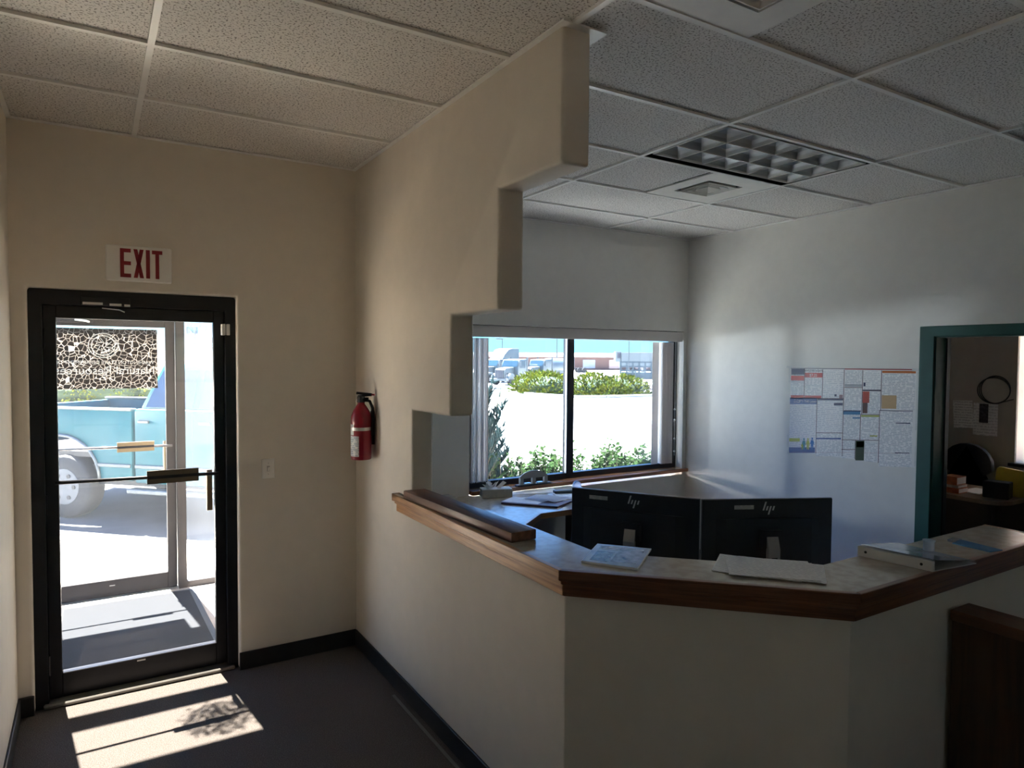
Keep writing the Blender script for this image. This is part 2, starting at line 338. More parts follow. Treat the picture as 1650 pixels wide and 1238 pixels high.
# ------------------------------------------------------------------ entrance door
def storefront_door(d, x0, x1, y, z0, z1, stileL, stileR, rt_, rb_, dep, mat, pane):
    """leaf: two stiles, two rails, pane"""
    MB().box((x0,y-dep/2,z0), (x0+stileL,y+dep/2,z1)).bevel(.003, 1).build('stile', mat, d)
    MB().box((x1-stileR,y-dep/2,z0), (x1,y+dep/2,z1)).bevel(.003, 1).build('stile', mat, d)
    MB().box((x0+stileL,y-dep/2,z1-rt_), (x1-stileR,y+dep/2,z1)).bevel(.003, 1).build('rail', mat, d)
    MB().box((x0+stileL,y-dep/2,z0), (x1-stileR,y+dep/2,z0+rb_)).bevel(.003, 1).build('rail', mat, d)
    MB().box((x0+stileL-.005,y-.004,z0+rb_-.005), (x1-stileR+.005,y+.004,z1-rt_+.005)).build('glass_pane', pane, d)
def push_set(d, xa, xb, pa, pb, yb, z, barm, padm, tilt=0):
    MB().cyl((xa,yb,z+.008), (xb,yb,z-.006), .0095, 10).build('push_bar', barm, d, smooth=True)
    p = MB(); p.box((pa,yb-.018,z-.035), (pb,yb-.004,z-.006)); p.box((pa,yb-.018,z+.006), (pb,yb-.004,z+.036)); p.box((pa,yb-.008,z-.035), (pb,yb-.002,z+.036))
    pd = p.build('push_pad', padm, d); MB().box((pa+.001,yb-.0205,z-.008), (pb-.001,yb-.0075,z+.008)).build('groove', BLACKP, pd)
d1 = root('door_1', (-1.157,.1,0), 'dark bronze glass entrance door with push bar', 'door', None, 'structure')
fr = MB(); fr.prism([(-1.634,0),(-1.578,0),(-1.578,2.03),(-.733,2.03),(-.733,0),(-.680,0),(-.680,2.106),(-1.634,2.106)], .045, .16, 'y'); fr.build('frame', BRONZE, d1)
MB().prism([(-1.58,0),(-1.560,0),(-1.560,2.012),(-.751,2.012),(-.751,0),(-.731,0),(-.731,2.032),(-1.58,2.032)], .140, .158, 'y').build('door_stop', BRONZE, d1)
storefront_door(d1, -1.577, -.734, .112, .022, 2.029, .056, .054, .064, .126, .045, BRONZE, PANE)
push_set(d1, -1.535, -.772, -1.128, -.876, .066, 1.126, BLACKP, M('push_plate_bronze', (.20,.155,.105), .4, .55, var=.08))
hd = MB(); hd.tube([(-.812,.135,1.12),(-.812,.17,1.12),(-.812,.17,.92),(-.812,.135,.92)], .012, 8); hd.box((-.826,.118,.905), (-.798,.13,1.135)); hd.build('pull_handle', BRASSY, d1)
cl = MB().box((-1.415,.028,2.030), (-1.195,.090,2.075)).bevel(.004, 1).build('closer', BLACKP, d1)
MB().box((-1.405,.0245,2.035), (-1.318,.028,2.047)).build('closer_strip', ALU, cl); MB().box((-1.288,.0245,2.032), (-1.235,.028,2.044)).build('closer_strip', ALU, cl); MB().box((-1.222,.0245,2.030), (-1.196,.028,2.042)).build('closer_strip', ALU, cl)
MB().tube([(-1.32,.06,2.022),(-1.245,.05,2.015),(-1.222,.07,2.006)], .006, 6).build('closer_arm', CHROME, cl)
for x in (-.742, -.719): MB().box((x-.0095,.036,1.895), (x+.0095,.046 if x > -.73 else .090,1.957)).bevel(.003, 2).build('contact_sensor', WHITEP, d1)
MB().box((-1.60,.02,0), (-.70,.155,.022)).bevel(.006, 1).build('threshold', M('threshold_metal', (.20,.19,.175), .45, .5), d1)
MB().box((-1.185,.0885,.13), (-1.145,.0895,.138)).build('maker_plate', ALU, d1)
for z in (.20, 1.02, 1.86): MB().cyl((-1.576,.085,z-.05), (-1.576,.085,z+.05), .008, 8).build('hinge', BRONZE, d1)
# ------------------------------------------------------------------ vestibule and outer storefront
YO = 1.73
b = MB(); b.box((-2.1,.16,-.05), (-.05,1.95,0)); S(b.build('floor_entry', M('concrete_entry', (.34,.29,.255), .8, var=.12, scale=6)), 'pale concrete floor of the entry vestibule', 'floor')
w3 = root('added_side_glazing', (-1.88,.9,0), 'unseen glazed side of the entry vestibule, added to light the lobby', 'window', None, 'structure')  # side glazing put in to bring daylight onto the lobby partition
for y0, y1, z0, z1 in ((.16,.22,0,2.6),(1.62,1.68,0,2.6),(.22,1.62,0,.08),(.22,1.62,2.52,2.6)): MB().box((-1.93,y0,z0), (-1.86,y1,z1)).build('frame', BRONZE2, w3)
MB().box((-1.898,.22,.08), (-1.892,1.62,2.52)).build('glass_pane', PANE, w3)
b = MB(); b.box((-.30,.16,0), (-.15,1.68,2.6)); S(b.build('wall_entry_right', PAINT), 'right side wall of the entry vestibule', 'wall')
rf = root('unseen_entry_roof', (-1.0,1.0,2.6), 'unseen part glazed roof over the entry, shaping the floor sun bands', 'roof', None, 'structure')  # unseen roof, deck and purlin laid out to shape the sun bands
MB().box((-1.95,.16,2.6), (-.15,.50,2.7)).build('deck', PAINT, rf); MB().box((-1.95,1.06,2.6), (-.15,1.18,2.7)).build('purlin', BRONZE2, rf)
for y0, y1 in ((.50,1.06),(1.18,1.70)): MB().box((-1.95,y0,2.64), (-.15,y1,2.648)).build('glass_pane', glass('roof_glass', (.58,.575,.565), 0, refl=.4), rf)
d2 = root('door_2', (-1.24,YO,0), 'brown framed outer glass door beyond the entry mat', 'door', None, 'structure')
fr = MB(); fr.prism([(-1.95,0),(-1.70,0),(-1.70,2.065),(-.832,2.065),(-.832,0),(-.772,0),(-.772,2.065),(-.15,2.065),(-.15,2.65),(-1.95,2.65)], YO-.06, YO+.06, 'y'); fr.build('frame', BRONZE2, d2)
MB().box((-.772,YO-.05,.0), (-.15,YO+.05,.045)).build('sill_rail', BRONZE2, d2)
MB().box((-.772,YO-.004,.045), (-.15,YO+.004,2.06)).build('sidelight_pane', PANE_SIDE, d2)
storefront_door(d2, -1.696, -.836, YO, .012, 2.06, .058, .064, .072, .120, .045, BRONZE2, PANE_OUT)
push_set(d2, -1.66, -.862, -1.225, -.985, YO-.055, 1.108, M('bar_grey', (.16,.15,.16), .4, .5), BRASSY)
MB().tube([(-.905,YO+.03,1.12),(-.905,YO+.07,1.12),(-.905,YO+.07,.88),(-.905,YO+.03,.88)], .012, 8).build('pull_handle', BRASSY, d2)
cl = MB().box((-1.60,YO-.075,2.01), (-1.36,YO-.025,2.055)).build('closer', BRONZE2, d2); MB().tube([(-1.47,YO-.09,2.03),(-1.40,YO-.10,2.02),(-1.385,YO-.085,2.015)], .008, 6).build('closer_arm', WHITEP, cl)
MB().box((-1.70,YO-.10,0), (-.832,YO+.07,.012)).build('threshold', ALU, d2)
MB().box((-1.285,YO-.0235,.085), (-1.25,YO-.0228,.092)).build('maker_plate', ALU, d2)
# cracked window film on the outer door, read from outside
def film_mat():
    m, nt, n, l, b = newmat('film_cracked_brown'); out = n['Material Output']
    tc = n.new('ShaderNodeTexCoord'); nz = n.new('ShaderNodeTexNoise'); nz.inputs['Scale'].default_value = 14.; l.new(tc.outputs['Object'], nz.inputs['Vector'])
    vm = n.new('ShaderNodeVectorMath'); vm.operation = 'SCALE'; vm.inputs['Scale'].default_value = .030; l.new(nz.outputs['Color'], vm.inputs[0])
    va = n.new('ShaderNodeVectorMath'); va.operation = 'ADD'; l.new(tc.outputs['Object'], va.inputs[0]); l.new(vm.outputs[0], va.inputs[1])
    mp = n.new('ShaderNodeMapping'); mp.inputs['Scale'].default_value = (1,.02,1); l.new(va.outputs[0], mp.inputs['Vector'])
    vs = []
    for sc, th in ((31., .036),):
        vo = n.new('ShaderNodeTexVoronoi'); vo.feature = 'DISTANCE_TO_EDGE'; vo.inputs['Scale'].default_value = sc; l.new(mp.outputs[0], vo.inputs['Vector'])
        lt = n.new('ShaderNodeMath'); lt.operation = 'LESS_THAN'; lt.inputs[1].default_value = th; l.new(vo.outputs[0], lt.inputs[0]); vs.append(lt.outputs[0])
    b.inputs['Base Color'].default_value = (.075,.056,.046,1); b.inputs['Roughness'].default_value = .6
    tl0 = n.new('ShaderNodeBsdfTranslucent'); tl0.inputs[0].default_value = (.020,.015,.012,1)
    mb_ = n.new('ShaderNodeMixShader'); mb_.inputs[0].default_value = .6; l.new(b.outputs[0], mb_.inputs[1]); l.new(tl0.outputs[0], mb_.inputs[2])
    tr_ = n.new('ShaderNodeBsdfTranslucent'); tr_.inputs[0].default_value = (.34,.31,.28,1); tp = n.new('ShaderNodeBsdfTransparent')
    a = n.new('ShaderNodeMixShader'); a.inputs[0].default_value = .06; l.new(tr_.outputs[0], a.inputs[1]); l.new(tp.outputs[0], a.inputs[2])
    mx = n.new('ShaderNodeMixShader'); l.new(vs[0], mx.inputs[0]); l.new(mb_.outputs[0], mx.inputs[1]); l.new(a.outputs[0], mx.inputs[2]); l.new(mx.outputs[0], out.inputs[0]); return m
flm = root('window_film', (-1.27,YO-.006,1.53), 'cracked brown sign film with mirrored lettering on the outer glass door', 'sign')
MB().box((-1.636,YO-.0065,1.535), (-.952,YO-.0055,1.972)).build('film', film_mat(), flm)
def translum(name, col):
    m, nt, n, l, b = newmat(name); n.remove(b); t = n.new('ShaderNodeBsdfTranslucent'); nz = n.new('ShaderNodeTexNoise'); nz.inputs['Scale'].default_value = 40
    rp = n.new('ShaderNodeValToRGB'); rp.color_ramp.elements[0].color = tuple(c*.85 for c in col)+(1,); rp.color_ramp.elements[1].color = col+(1,); l.new(nz.outputs[0], rp.inputs[0]); l.new(rp.outputs[0], t.inputs[0])
    l.new(t.outputs[0], n['Material Output'].inputs[0]); return m
LETTER = M('film_lettering_white', (.58,.555,.52), .6)
def mirrored(x, z, y): return Matrix(((-1,0,0,x),(0,0,-1,y),(0,1,0,z),(0,0,0,1)))
text_mb('Natural Resources', .083, mirrored(-1.283, 1.642, YO-.0075), .0004).build('lettering', LETTER, flm)
text_mb('WASHINGTON STATE DEPARTMENT OF', .034, mirrored(-1.283, 1.716, YO-.0075), .0004).build('lettering', LETTER, flm)
em = MB(); cx, cz = -1.30, 1.85
for r in (.088, .070): em.tube([(cx+r*1.05*math.cos(a*math.pi/12), YO-.0075, cz+r*math.sin(a*math.pi/12)) for a in range(24)], .0035, 4, True)
for a in range(9): an = a*math.pi*2/9; em.tube([(cx+.022*math.cos(an),YO-.0075,cz+.022*math.sin(an)),(cx+.06*math.cos(an+.5),YO-.0075,cz+.06*math.sin(an+.5))], .003, 4)
em.build('emblem', LETTER, flm)
# mat
mat_ = root('entry_mat', (-1.15,1.0,0), 'grey ribbed entry mat between the two glass doors', 'mat')
MB().prism([(-1.60,.28),(-.705,.28),(-.735,1.60),(-1.60,1.60)], .0005, .008, 'z').build('border', M('mat_rubber', (.03,.033,.04), .7), mat_)
MB().prism([(-1.565,.32),(-.745,.32),(-.77,1.565),(-1.565,1.565)], .008, .012, 'z').build('pile', speck('mat_grey', (.0145,.0155,.019), (.0095,.0105,.0135), 260., .4, .6, .95), mat_)
# unseen basket shape, added to cast the round shadow on the carpet
hb = root('basket_shadow_caster', (-1.0,.735,2.30), 'unseen round basket shape added to shade the carpet by the entrance', 'plant')
bw = MB()
for rr, zz in ((.145,2.44),(.12,2.36),(.06,2.31)): bw.tube([(-1.0+rr*math.cos(i*.39),.735+rr*math.sin(i*.39),zz) for i in range(16)], .003, 5, True)
for k in range(8): a = k*.785; bw.tube([(-1.0+.145*math.cos(a),.735+.145*math.sin(a),2.44),(-1.0+.12*math.cos(a),.735+.12*math.sin(a),2.36),(-1.0,.735,2.30)], .003, 5)
bw.build('basket', BRONZE2, hb)
fo = MB()
for i in range(820):
    a = random.uniform(0, 6.28); r = .15*math.sqrt(random.random())*random.choice((1,1,1,1.25)); p = V(-1.0+r*math.cos(a), .735+r*math.sin(a), 2.44+random.uniform(-.05,.07)); d = V(random.uniform(-1,1),random.uniform(-1,1),random.uniform(-1,1)).normalized(); e = d.orthogonal().normalized()
    fo.face([p-d*.016, p-e*.007, p+d*.016, p+e*.007])
fo.build('foliage', leafmat('basket_leaf', (.05,.12,.03), (.12,.22,.06)), hb)
MB().tube([(-1.0,.735,2.44),(-1.0,.735,2.64)], .004, 5).build('hook', BRONZE2, hb)

# ------------------------------------------------------------------ exit sign, switch, extinguisher
ex = root('exit_sign', (-1.152,0,2.158), 'white EXIT sign with red letters above the entrance door', 'exit sign')
MB().box((-1.303,-.030,2.158), (-1.003,.0,2.340)).bevel(.008, 3).build('housing', WHITEP, ex, smooth=.6)
RED = M('exit_red', (.30,.012,.022), .5, var=.06)
def glyph(strokes, x, z, w, h):
    m = MB()
    for poly in strokes: m.prism([(x+a*w, z+c*h) for a, c in poly], -.0318, -.029, 'y')
    return m.build('letter', RED, ex)
R4 = lambda a,b,c,d: [(a,b),(c,b),(c,d),(a,d)]
lx = -1.240; lz = 2.177; lh = .146
glyph([R4(0,0,.36,1), R4(.36,0,1,.13), R4(.36,.43,1,.56), R4(.36,.87,1,1)], lx, lz, .048, lh)
glyph([[(0,0),(.38,0),(1,1),(.62,1)], [(.62,0),(1,0),(.38,1),(0,1)]], lx+.060, lz, .046, lh)
glyph([R4(0,0,1,1)], lx+.116, lz, .018, lh)
glyph([R4(.32,0,.68,.87), R4(0,.87,1,1)], lx+.144, lz, .048, lh)
sw = root('light_switch', (-.518,0,1.08), 'white light switch plate right of the entrance door', 'light switch')
MB().box((-.554,-.007,1.080), (-.482,0,1.194)).bevel(.004, 2).build('plate', WHITEP, sw)
MB().obox((-.518,-.011,1.137), (.010,.012,.024), 0, 0, .35).build('toggle', WHITEP, sw); MB().box((-.525,-.0085,1.122), (-.511,-.006,1.152)).build('slot', M('slot_grey', (.35,.34,.31), .5), sw)
for z in (1.105, 1.169): MB().cyl((-.518,-.0085,z), (-.518,-.006,z), .003, 8).build('screw', ALU, sw)
EX = V(-.075,-.315,1.20)
fe = root('fire_extinguisher', tuple(EX), 'red fire extinguisher on the partition wall near the corner', 'fire extinguisher')
REDC = M('extinguisher_red', (.26,.006,.018), .3, var=.05, coat=.3)
c = EX; r = .057
MB().lathe([(r*.94,0),(r,.006),(r,.235),(r*.97,.25),(r*.80,.275),(r*.52,.30),(.02,.313),(.02,.33)], c, 28).build('cylinder', REDC, fe, smooth=.9)
vv = MB(); vv.cyl(c+V(0,0,.322), c+V(0,0,.356), .021, 14); vv.obox(c+V(.012,-.012,.338), (.05,.022,.024), -.5); vv.build('valve', BLACKP, fe)
v = MB(); v.obox(c+V(.014,-.010,.371), (.085,.022,.014), -.55, .10); v.build('lever', BLACKP, fe); v = MB(); v.obox(c+V(.018,-.010,.360), (.075,.020,.009), -.55, -.05); v.build('carry_handle', BLACKP, fe)
MB().obox(c+V(.052,-.034,.366), (.028,.016,.009), -.55).build('nozzle_tip', REDC, fe)
MB().tube([c+V(.018,-.012,.338), c+V(.040,-.030,.328), c+V(.052,-.042,.29), c+V(.054,-.044,.22), c+V(.052,-.042,.14)], .0085, 8).build('hose', BLACKP, fe, smooth=True)
MB().lathe([(r+.0016,.165),(r+.0016,.183)], c, 28).build('strap', ALU, fe)
MB().tube([c+V(-.01+.012*math.cos(a), .025, .335+.014*math.sin(a)) for a in [i*.785 for i in range(8)]], .0015, 5, True).build('pin_ring', CHROME, fe)
MB().box(c+V(.058,-.012,.08), c+V(.075,.012,.27)).build('bracket', BLACKP, fe)
def wrap(name, a0, a1, z0, z1, mt):
    m = MB(); n_ = 8
    for i in range(n_):
        A = a0+(a1-a0)*i/n_; B = a0+(a1-a0)*(i+1)/n_; rr = r+.0012
        m.face([c+V(rr*math.cos(A),rr*math.sin(A),z0), c+V(rr*math.cos(B),rr*math.sin(B),z0), c+V(rr*math.cos(B),rr*math.sin(B),z1), c+V(rr*math.cos(A),rr*math.sin(A),z1)])
    return m.build(name, mt, fe)
wrap('sticker', math.radians(152), math.radians(238), .02, .135, print_mat('sticker_print', (.78,.78,.76), (.35,.42,.5), 90))
wrap('service_tag', math.radians(160), math.radians(205), .14, .20, PAPER); wrap('gauge_label', math.radians(165), math.radians(200), .165, .18, M('tag_green', (.12,.16,.06), .6))
# ------------------------------------------------------------------ ceiling fixtures
tf = root('ceiling_light', (1.84,-1.46,H), 'unlit ceiling light with a silver parabolic louver', 'ceiling light')
x0, x1, y0, y1 = 1.247, 2.428, -1.758, -1.162
hs = MB(); hs.box((x0,y0,H+.055), (x1,y1,H+.06)); hs.box((x0,y0,H), (x0+.004,y1,H+.06)); hs.box((x1-.004,y0,H), (x1,y1,H+.06)); hs.box((x0,y0,H), (x1,y0+.004,H+.06)); hs.box((x0,y1-.004,H), (x1,y1,H+.06))
hs.build('housing', BLACKP, tf)
LOUV = M('louver_silver', (.62,.63,.64), .5, .55, var=.03)
lx0, lx1, ly0, ly1 = x0+.018, x1-.016, y0+.020, y1-.055
lf = MB()
for a, b_ in (((lx0,ly0),(lx1,ly0+.006)), ((lx0,ly1-.006),(lx1,ly1)), ((lx0,ly0),(lx0+.006,ly1)), ((lx1-.006,ly0),(lx1,ly1))): lf.box((a[0],a[1],H-.001), (b_[0],b_[1],H+.012))
lf.build('louver_frame', GRID, tf)
nx, ny = 6, 3
for i in range(nx):
    for j in range(ny):
        ax = lx0+(lx1-lx0)*i/nx; bx = lx0+(lx1-lx0)*(i+1)/nx; ay = ly0+(ly1-ly0)*j/ny; by = ly0+(ly1-ly0)*(j+1)/ny
        m = MB(); mx_, my_ = (ax+bx)/2, (ay+by)/2; rings = []
        for s_, z in ((1,.002),(.9,.018),(.72,.034),(.45,.045),(.2,.050)):
            rings.append([m.bm.verts.new((mx_+sx*(bx-ax)/2*s_*.985, my_+sy*(by-ay)/2*s_*.985, H+z)) for sx, sy in ((-1,-1),(1,-1),(1,1),(-1,1))])
        for A, B in zip(rings, rings[1:]):
            for k in range(4): m.bm.faces.new((A[k],A[(k+1)%4],B[(k+1)%4],B[k]))
        m.bm.faces.new(rings[-1]); m.build('louver_cell', LOUV, tf)
for i in range(1, nx): xx = lx0+(lx1-lx0)*i/nx; MB().box((xx-.0022,ly0,H-.001), (xx+.0022,ly1,H+.004)).build('louver_blade', GRID, tf)
for j in range(1, ny): yy = ly0+(ly1-ly0)*j/ny; MB().box((lx0,yy-.0022,H-.001), (lx1,yy+.0022,H+.004)).build('louver_blade', GRID, tf)
def air_vent(xa, xb, ya, yb, cx, cy, half, label):
    t = root('air_vent', ((xa+xb)/2,(ya+yb)/2,H), label, 'air vent', 'ceiling air vents')
    p = MB()
    for a, b_ in (((xa,ya),(xb,cy-half)), ((xa,cy+half),(xb,yb)), ((xa,cy-half),(cx-half,cy+half)), ((cx+half,cy-half),(xb,cy+half))): p.box((a[0],a[1],H+.001), (b_[0],b_[1],H+.010))
    p.build('panel', WHITEP, t)
    MB().box((cx-half,cy-half,H+.06), (cx+half,cy+half,H+.065)).build('cavity', BLACKP, t)
    for a, c_ in (((-1,-1),(1,-1)),((1,-1),(1,1)),((1,1),(-1,1)),((-1,1),(-1,-1))):
        MB().box((cx+min(a[0],c_[0])*half-.002, cy+min(a[1],c_[1])*half-.002, H+.010), (cx+max(a[0],c_[0])*half+.002, cy+max(a[1],c_[1])*half+.002, H+.06)).build('cavity_side', BLACKP, t)
    for s_ in (.84,.60,.36):
        f = MB(); hb_ = half*s_; ht = hb_-half*.11; Q = ((-1,-1),(1,-1),(1,1),(-1,1))
        A = [f.bm.verts.new((cx+sx*hb_, cy+sy*hb_, H-.006)) for sx, sy in Q]; B = [f.bm.verts.new((cx+sx*ht, cy+sy*ht, H+.028)) for sx, sy in Q]; L_ = [f.bm.verts.new((cx+sx*(hb_+.005), cy+sy*(hb_+.005), H-.006)) for sx, sy in Q]
        for q in range(4): f.bm.faces.new((A[q],A[(q+1)%4],B[(q+1)%4],B[q])); f.bm.faces.new((A[q],A[(q+1)%4],L_[(q+1)%4],L_[q]))
        if s_ == .36: f.bm.faces.new(B)
        f.build('louver_ring', WHITEP, t)
    return t
air_vent(1.845, 2.428, -1.138, -.542, 2.11, -.84, .155, 'square white air vent in the ceiling beside the louvered light')
air_vent(.045, .605, -3.0, -2.402, .325, -2.70, .165, 'square white air vent at the top edge of the picture')

# ------------------------------------------------------------------ service counter
ct = root('service_counter', (.3,-2.1,1.0), 'grey laminate service counter top with stepped oak edging on the half wall', 'counter')
ZT = 1.066
out = [(-.042,-.70),(-.042,-2.196),(.622,-2.860),(1.93,-2.860)]; inn = [(1.93,-2.612),(.722,-2.612),(.205,-2.095),(.205,-.86)]
wl_ = [(.03,-.70)]
# laminate surface, inset by the oak band
top = [(-.022,-.72),(-.022,-2.188),(.630,-2.840),(1.93,-2.840)]+inn+[(.0,-.86),(.0,-.72)]
MB().prism(top, ZT-.030, ZT, 'z').build('laminate_top', LAM, ct)
def run(p, q, o0, o1, z0, z1, nm, mt, miter0=0, miter1=0):
    """length of trim from p to q whose outer face lies o1 outside and whose inner face lies o0 outside the line"""
    p = V(*p); q = V(*q); d = (q-p).normalized(); nrm = V(d.y, -d.x)
    P = [p+nrm*o0-d*miter0*o0, q+nrm*o0+d*miter1*o0, q+nrm*o1+d*miter1*o1, p+nrm*o1-d*miter0*o1]
    # local frame along the run so that the grain follows it
    m = MB(); m.prism([(v.x, v.y) for v in P], z0, z1, 'z'); m.bevel(.003, 2)
    o = m.build(nm, None, ct, smooth=False); return o
mt_ = math.tan(math.radians(22.5))
LINE = [(0,-.70),(0,-2.182),(.632,-2.814),(1.93,-2.814)]
LINE3 = [V(x, y) for x, y in LINE]
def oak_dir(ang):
    left = abs(math.degrees(ang)+90) < 5      # lighter oak on the run beside the entrance, darker and redder on the others
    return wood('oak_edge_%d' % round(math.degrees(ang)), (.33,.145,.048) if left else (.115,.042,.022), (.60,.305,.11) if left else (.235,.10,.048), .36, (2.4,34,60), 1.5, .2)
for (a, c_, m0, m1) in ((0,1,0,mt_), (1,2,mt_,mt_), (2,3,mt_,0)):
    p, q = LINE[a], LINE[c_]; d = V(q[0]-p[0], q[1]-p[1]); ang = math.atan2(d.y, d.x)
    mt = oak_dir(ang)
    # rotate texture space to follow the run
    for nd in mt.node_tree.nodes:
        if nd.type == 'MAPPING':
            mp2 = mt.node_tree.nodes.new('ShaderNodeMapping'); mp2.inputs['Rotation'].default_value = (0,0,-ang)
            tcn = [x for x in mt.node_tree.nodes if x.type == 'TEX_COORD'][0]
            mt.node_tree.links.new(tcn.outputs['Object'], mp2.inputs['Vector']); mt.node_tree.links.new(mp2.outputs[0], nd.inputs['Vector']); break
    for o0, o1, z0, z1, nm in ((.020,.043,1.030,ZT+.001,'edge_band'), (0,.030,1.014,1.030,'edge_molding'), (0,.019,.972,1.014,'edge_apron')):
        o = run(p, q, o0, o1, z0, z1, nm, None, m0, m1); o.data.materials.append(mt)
MB().box((1.92,-2.86,1.03), (1.937,-2.612,ZT+.001)).build('end_band', OAK, ct)
MB().box((-.043,-.715,1.030), (-.001,-.698,ZT+.001)).build('end_band', OAK, ct)
# plank on the counter
pk = MB(); p0 = V(-.040,-.845); p1 = V(-.006,-1.835); d = (p1-p0).normalized(); nrm = V(-d.y, d.x); w = .118
pk.prism([tuple(p0), tuple(p1), tuple(p1+nrm*w), tuple(p0+nrm*w)], ZT+.001, ZT+.041, 'z'); pk.bevel(.005, 2)
tag(pk.build('wood_plank', WALNUT, smooth=.7), 'dark red-brown varnished wooden plank lying along the counter', 'plank')

# ------------------------------------------------------------------ low wood screen at the right
sc = root('wood_screen', (1.26,-3.2,0), 'dark brown low wooden screen standing out from the counter wall', 'screen')
MB().box((1.215,-3.75,0), (1.315,-2.832,.862)).build('panel', DARKWOOD, sc); MB().box((1.20,-3.77,.864), (1.330,-2.830,.902)).bevel(.004, 2).build('top_cap', DARKWOODT, sc)

# ------------------------------------------------------------------ things on the counter
def flat(name, pts, z, th, mat, lab, cat, group=None, bend=0):
    m = MB(); m.prism(pts, z, z+th, 'z'); return tag(m.build(name, mat), lab, cat, group)
mg = root('magazine', (.24,-2.17,ZT), 'glossy stapled brochure with grey cover photos on the counter', 'magazine')
mq = [(.075,-2.168),(.265,-2.020),(.395,-2.176),(.185,-2.335)]
MB().prism(mq, ZT+.0005, ZT+.007, 'z').build('pages', PAPER, mg)
def lerp4(q, u, v): 
    a = V(*q[0])*(1-u)+V(*q[1])*u; b_ = V(*q[3])*(1-u)+V(*q[2])*u; return tuple(a*(1-v)+b_*v)
MB().prism([lerp4(mq,.01,.01),lerp4(mq,.99,.01),lerp4(mq,.99,.99),lerp4(mq,.01,.99)], ZT+.007, ZT+.0078, 'z').build('cover', M('cover_grey', (.42,.42,.43), .22, var=.2, scale=18, coat=.4), mg)
for nm, u0, u1, v0, v1, col in (('cover_photo',.10,.60,.12,.44,(.12,.12,.13)), ('cover_photo',.16,.80,.48,.92,(.24,.225,.23))):
    MB().prism([lerp4(mq,u0,v0),lerp4(mq,u1,v0),lerp4(mq,u1,v1),lerp4(mq,u0,v1)], ZT+.0078, ZT+.0082, 'z').build(nm, M('photo_%d' % int(u0*100), col, .25, var=.7, scale=38, coat=.3), mg)
MB().prism([lerp4(mq,.72,.12),lerp4(mq,.9,.12),lerp4(mq,.9,.9),lerp4(mq,.72,.9)], ZT+.0078, ZT+.0081, 'z').build('cover_title', print_mat('title_print', (.42,.42,.43), (.72,.72,.72), 40, 'Y'), mg)
LETTERP = print_mat('letter_print', (.76,.755,.735), (.60,.60,.60), 62, 'X', .42)
def sheet(c, ang, z, label, w=.216, l_=.279, mat=LETTERP, name='paper_sheet', group='paper sheets on the counter', curl=.0):
    R_ = Matrix.Rotation(ang, 2); P = [tuple(V(*c)+R_ @ V(u*w/2, v_*l_/2)) for u, v_ in ((-1,-1),(1,-1),(1,1),(-1,1))]
    o = MB().prism(P, z, z+.0011, 'z').build(name, mat)
    return tag(o, label, 'paper', group)
sheet((.563,-2.520), .60, ZT+.0022, 'lowest loose paper sheet of the pile on the counter')
sheet((.605,-2.575), .64, ZT+.0038, 'second paper sheet in the pile on the counter, sticking out to the right')
sheet((.578,-2.562), .74, ZT+.0056, 'third paper sheet in the counter pile, just under the top one')
sheet((.578,-2.556), .80, ZT+.0074, 'topmost printed letter on the counter paper pile')
# white binder
bi = root('ring_binder', (1.15,-2.74,ZT), 'white ring binder with clear cover lying on the counter', 'binder')
BW = M('binder_vinyl_white', (.68,.67,.65), .35, var=.03, coat=.2)
A, B, C2, D = V(1.000,-2.605), V(1.035,-2.850), V(1.265,-2.880), V(1.262,-2.615)
e = (C2-B).normalized()*.012; e2 = (D-A).normalized()*.012
MB().prism([tuple(A),tuple(B),tuple(B+e),tuple(A+e2)], ZT+.001, ZT+.036, 'z').bevel(.002, 1).build('spine', BW, bi)
MB().prism([tuple(A),tuple(B),tuple(C2),tuple(D)], ZT+.0008, ZT+.004, 'z').build('back_cover', BW, bi)
m = MB(); f0 = [m.bm.verts.new((p.x,p.y,z)) for p, z in ((A,ZT+.036),(B,ZT+.036),(C2,ZT+.010),(D,ZT+.012))]; m.bm.faces.new(f0); bmesh.ops.solidify(m.bm, geom=m.bm.faces[:], thickness=.003); m.build('front_cover', BW, bi)
m = MB(); q = [A.lerp(D,.08),B.lerp(C2,.08),B.lerp(C2,.95),A.lerp(D,.95)]; zz = [ZT+.0385,ZT+.0385,ZT+.0135,ZT+.0155]; m.bm.faces.new([m.bm.verts.new((p.x,p.y,z)) for p, z in zip(q,zz)])
m.build('cover_insert', M('insert_paleblue', (.46,.52,.62), .12, var=.25, scale=9, coat=.6), bi)
for t in (.12,.86):
    p = A.lerp(B, t); nn = V(-(B-A).normalized().y, (B-A).normalized().x)*-1
    nn = nn if nn.dot(V(-1,0)) > 0 else -nn
    MB().cyl((p.x+nn.x*.0008,p.y+nn.y*.0008,ZT+.019), (p.x-nn.x*.002,p.y-nn.y*.002,ZT+.019), .0048, 12).build('rivet_hole', BLACKP, bi)
cup = MB(); cp = V(1.235,-2.735,ZT+.019); cup.lathe([(.0185,0),(.0185,.032),(.021,.034),(.021,.037),(.018,.037),(.0165,.003)], cp, 20)
tag(cup.build('plastic_cap', glass('plastic_clear', (.90,.91,.92), .5, (.9,.92,.95), 1.0), smooth=.8), 'small clear plastic cap standing on the binder', 'cap')
bc = root('blue_wallet', (1.53,-2.77,ZT), 'blue plastic sleeve with a clear clip lying at the counter end', 'sleeve')
MB().prism([(1.475,-2.700),(1.560,-2.690),(1.535,-2.848),(1.470,-2.835)], ZT+.0005, ZT+.004, 'z').build('sleeve', M('sleeve_blue', (.05,.22,.50), .22, var=.12, coat=.5), bc)
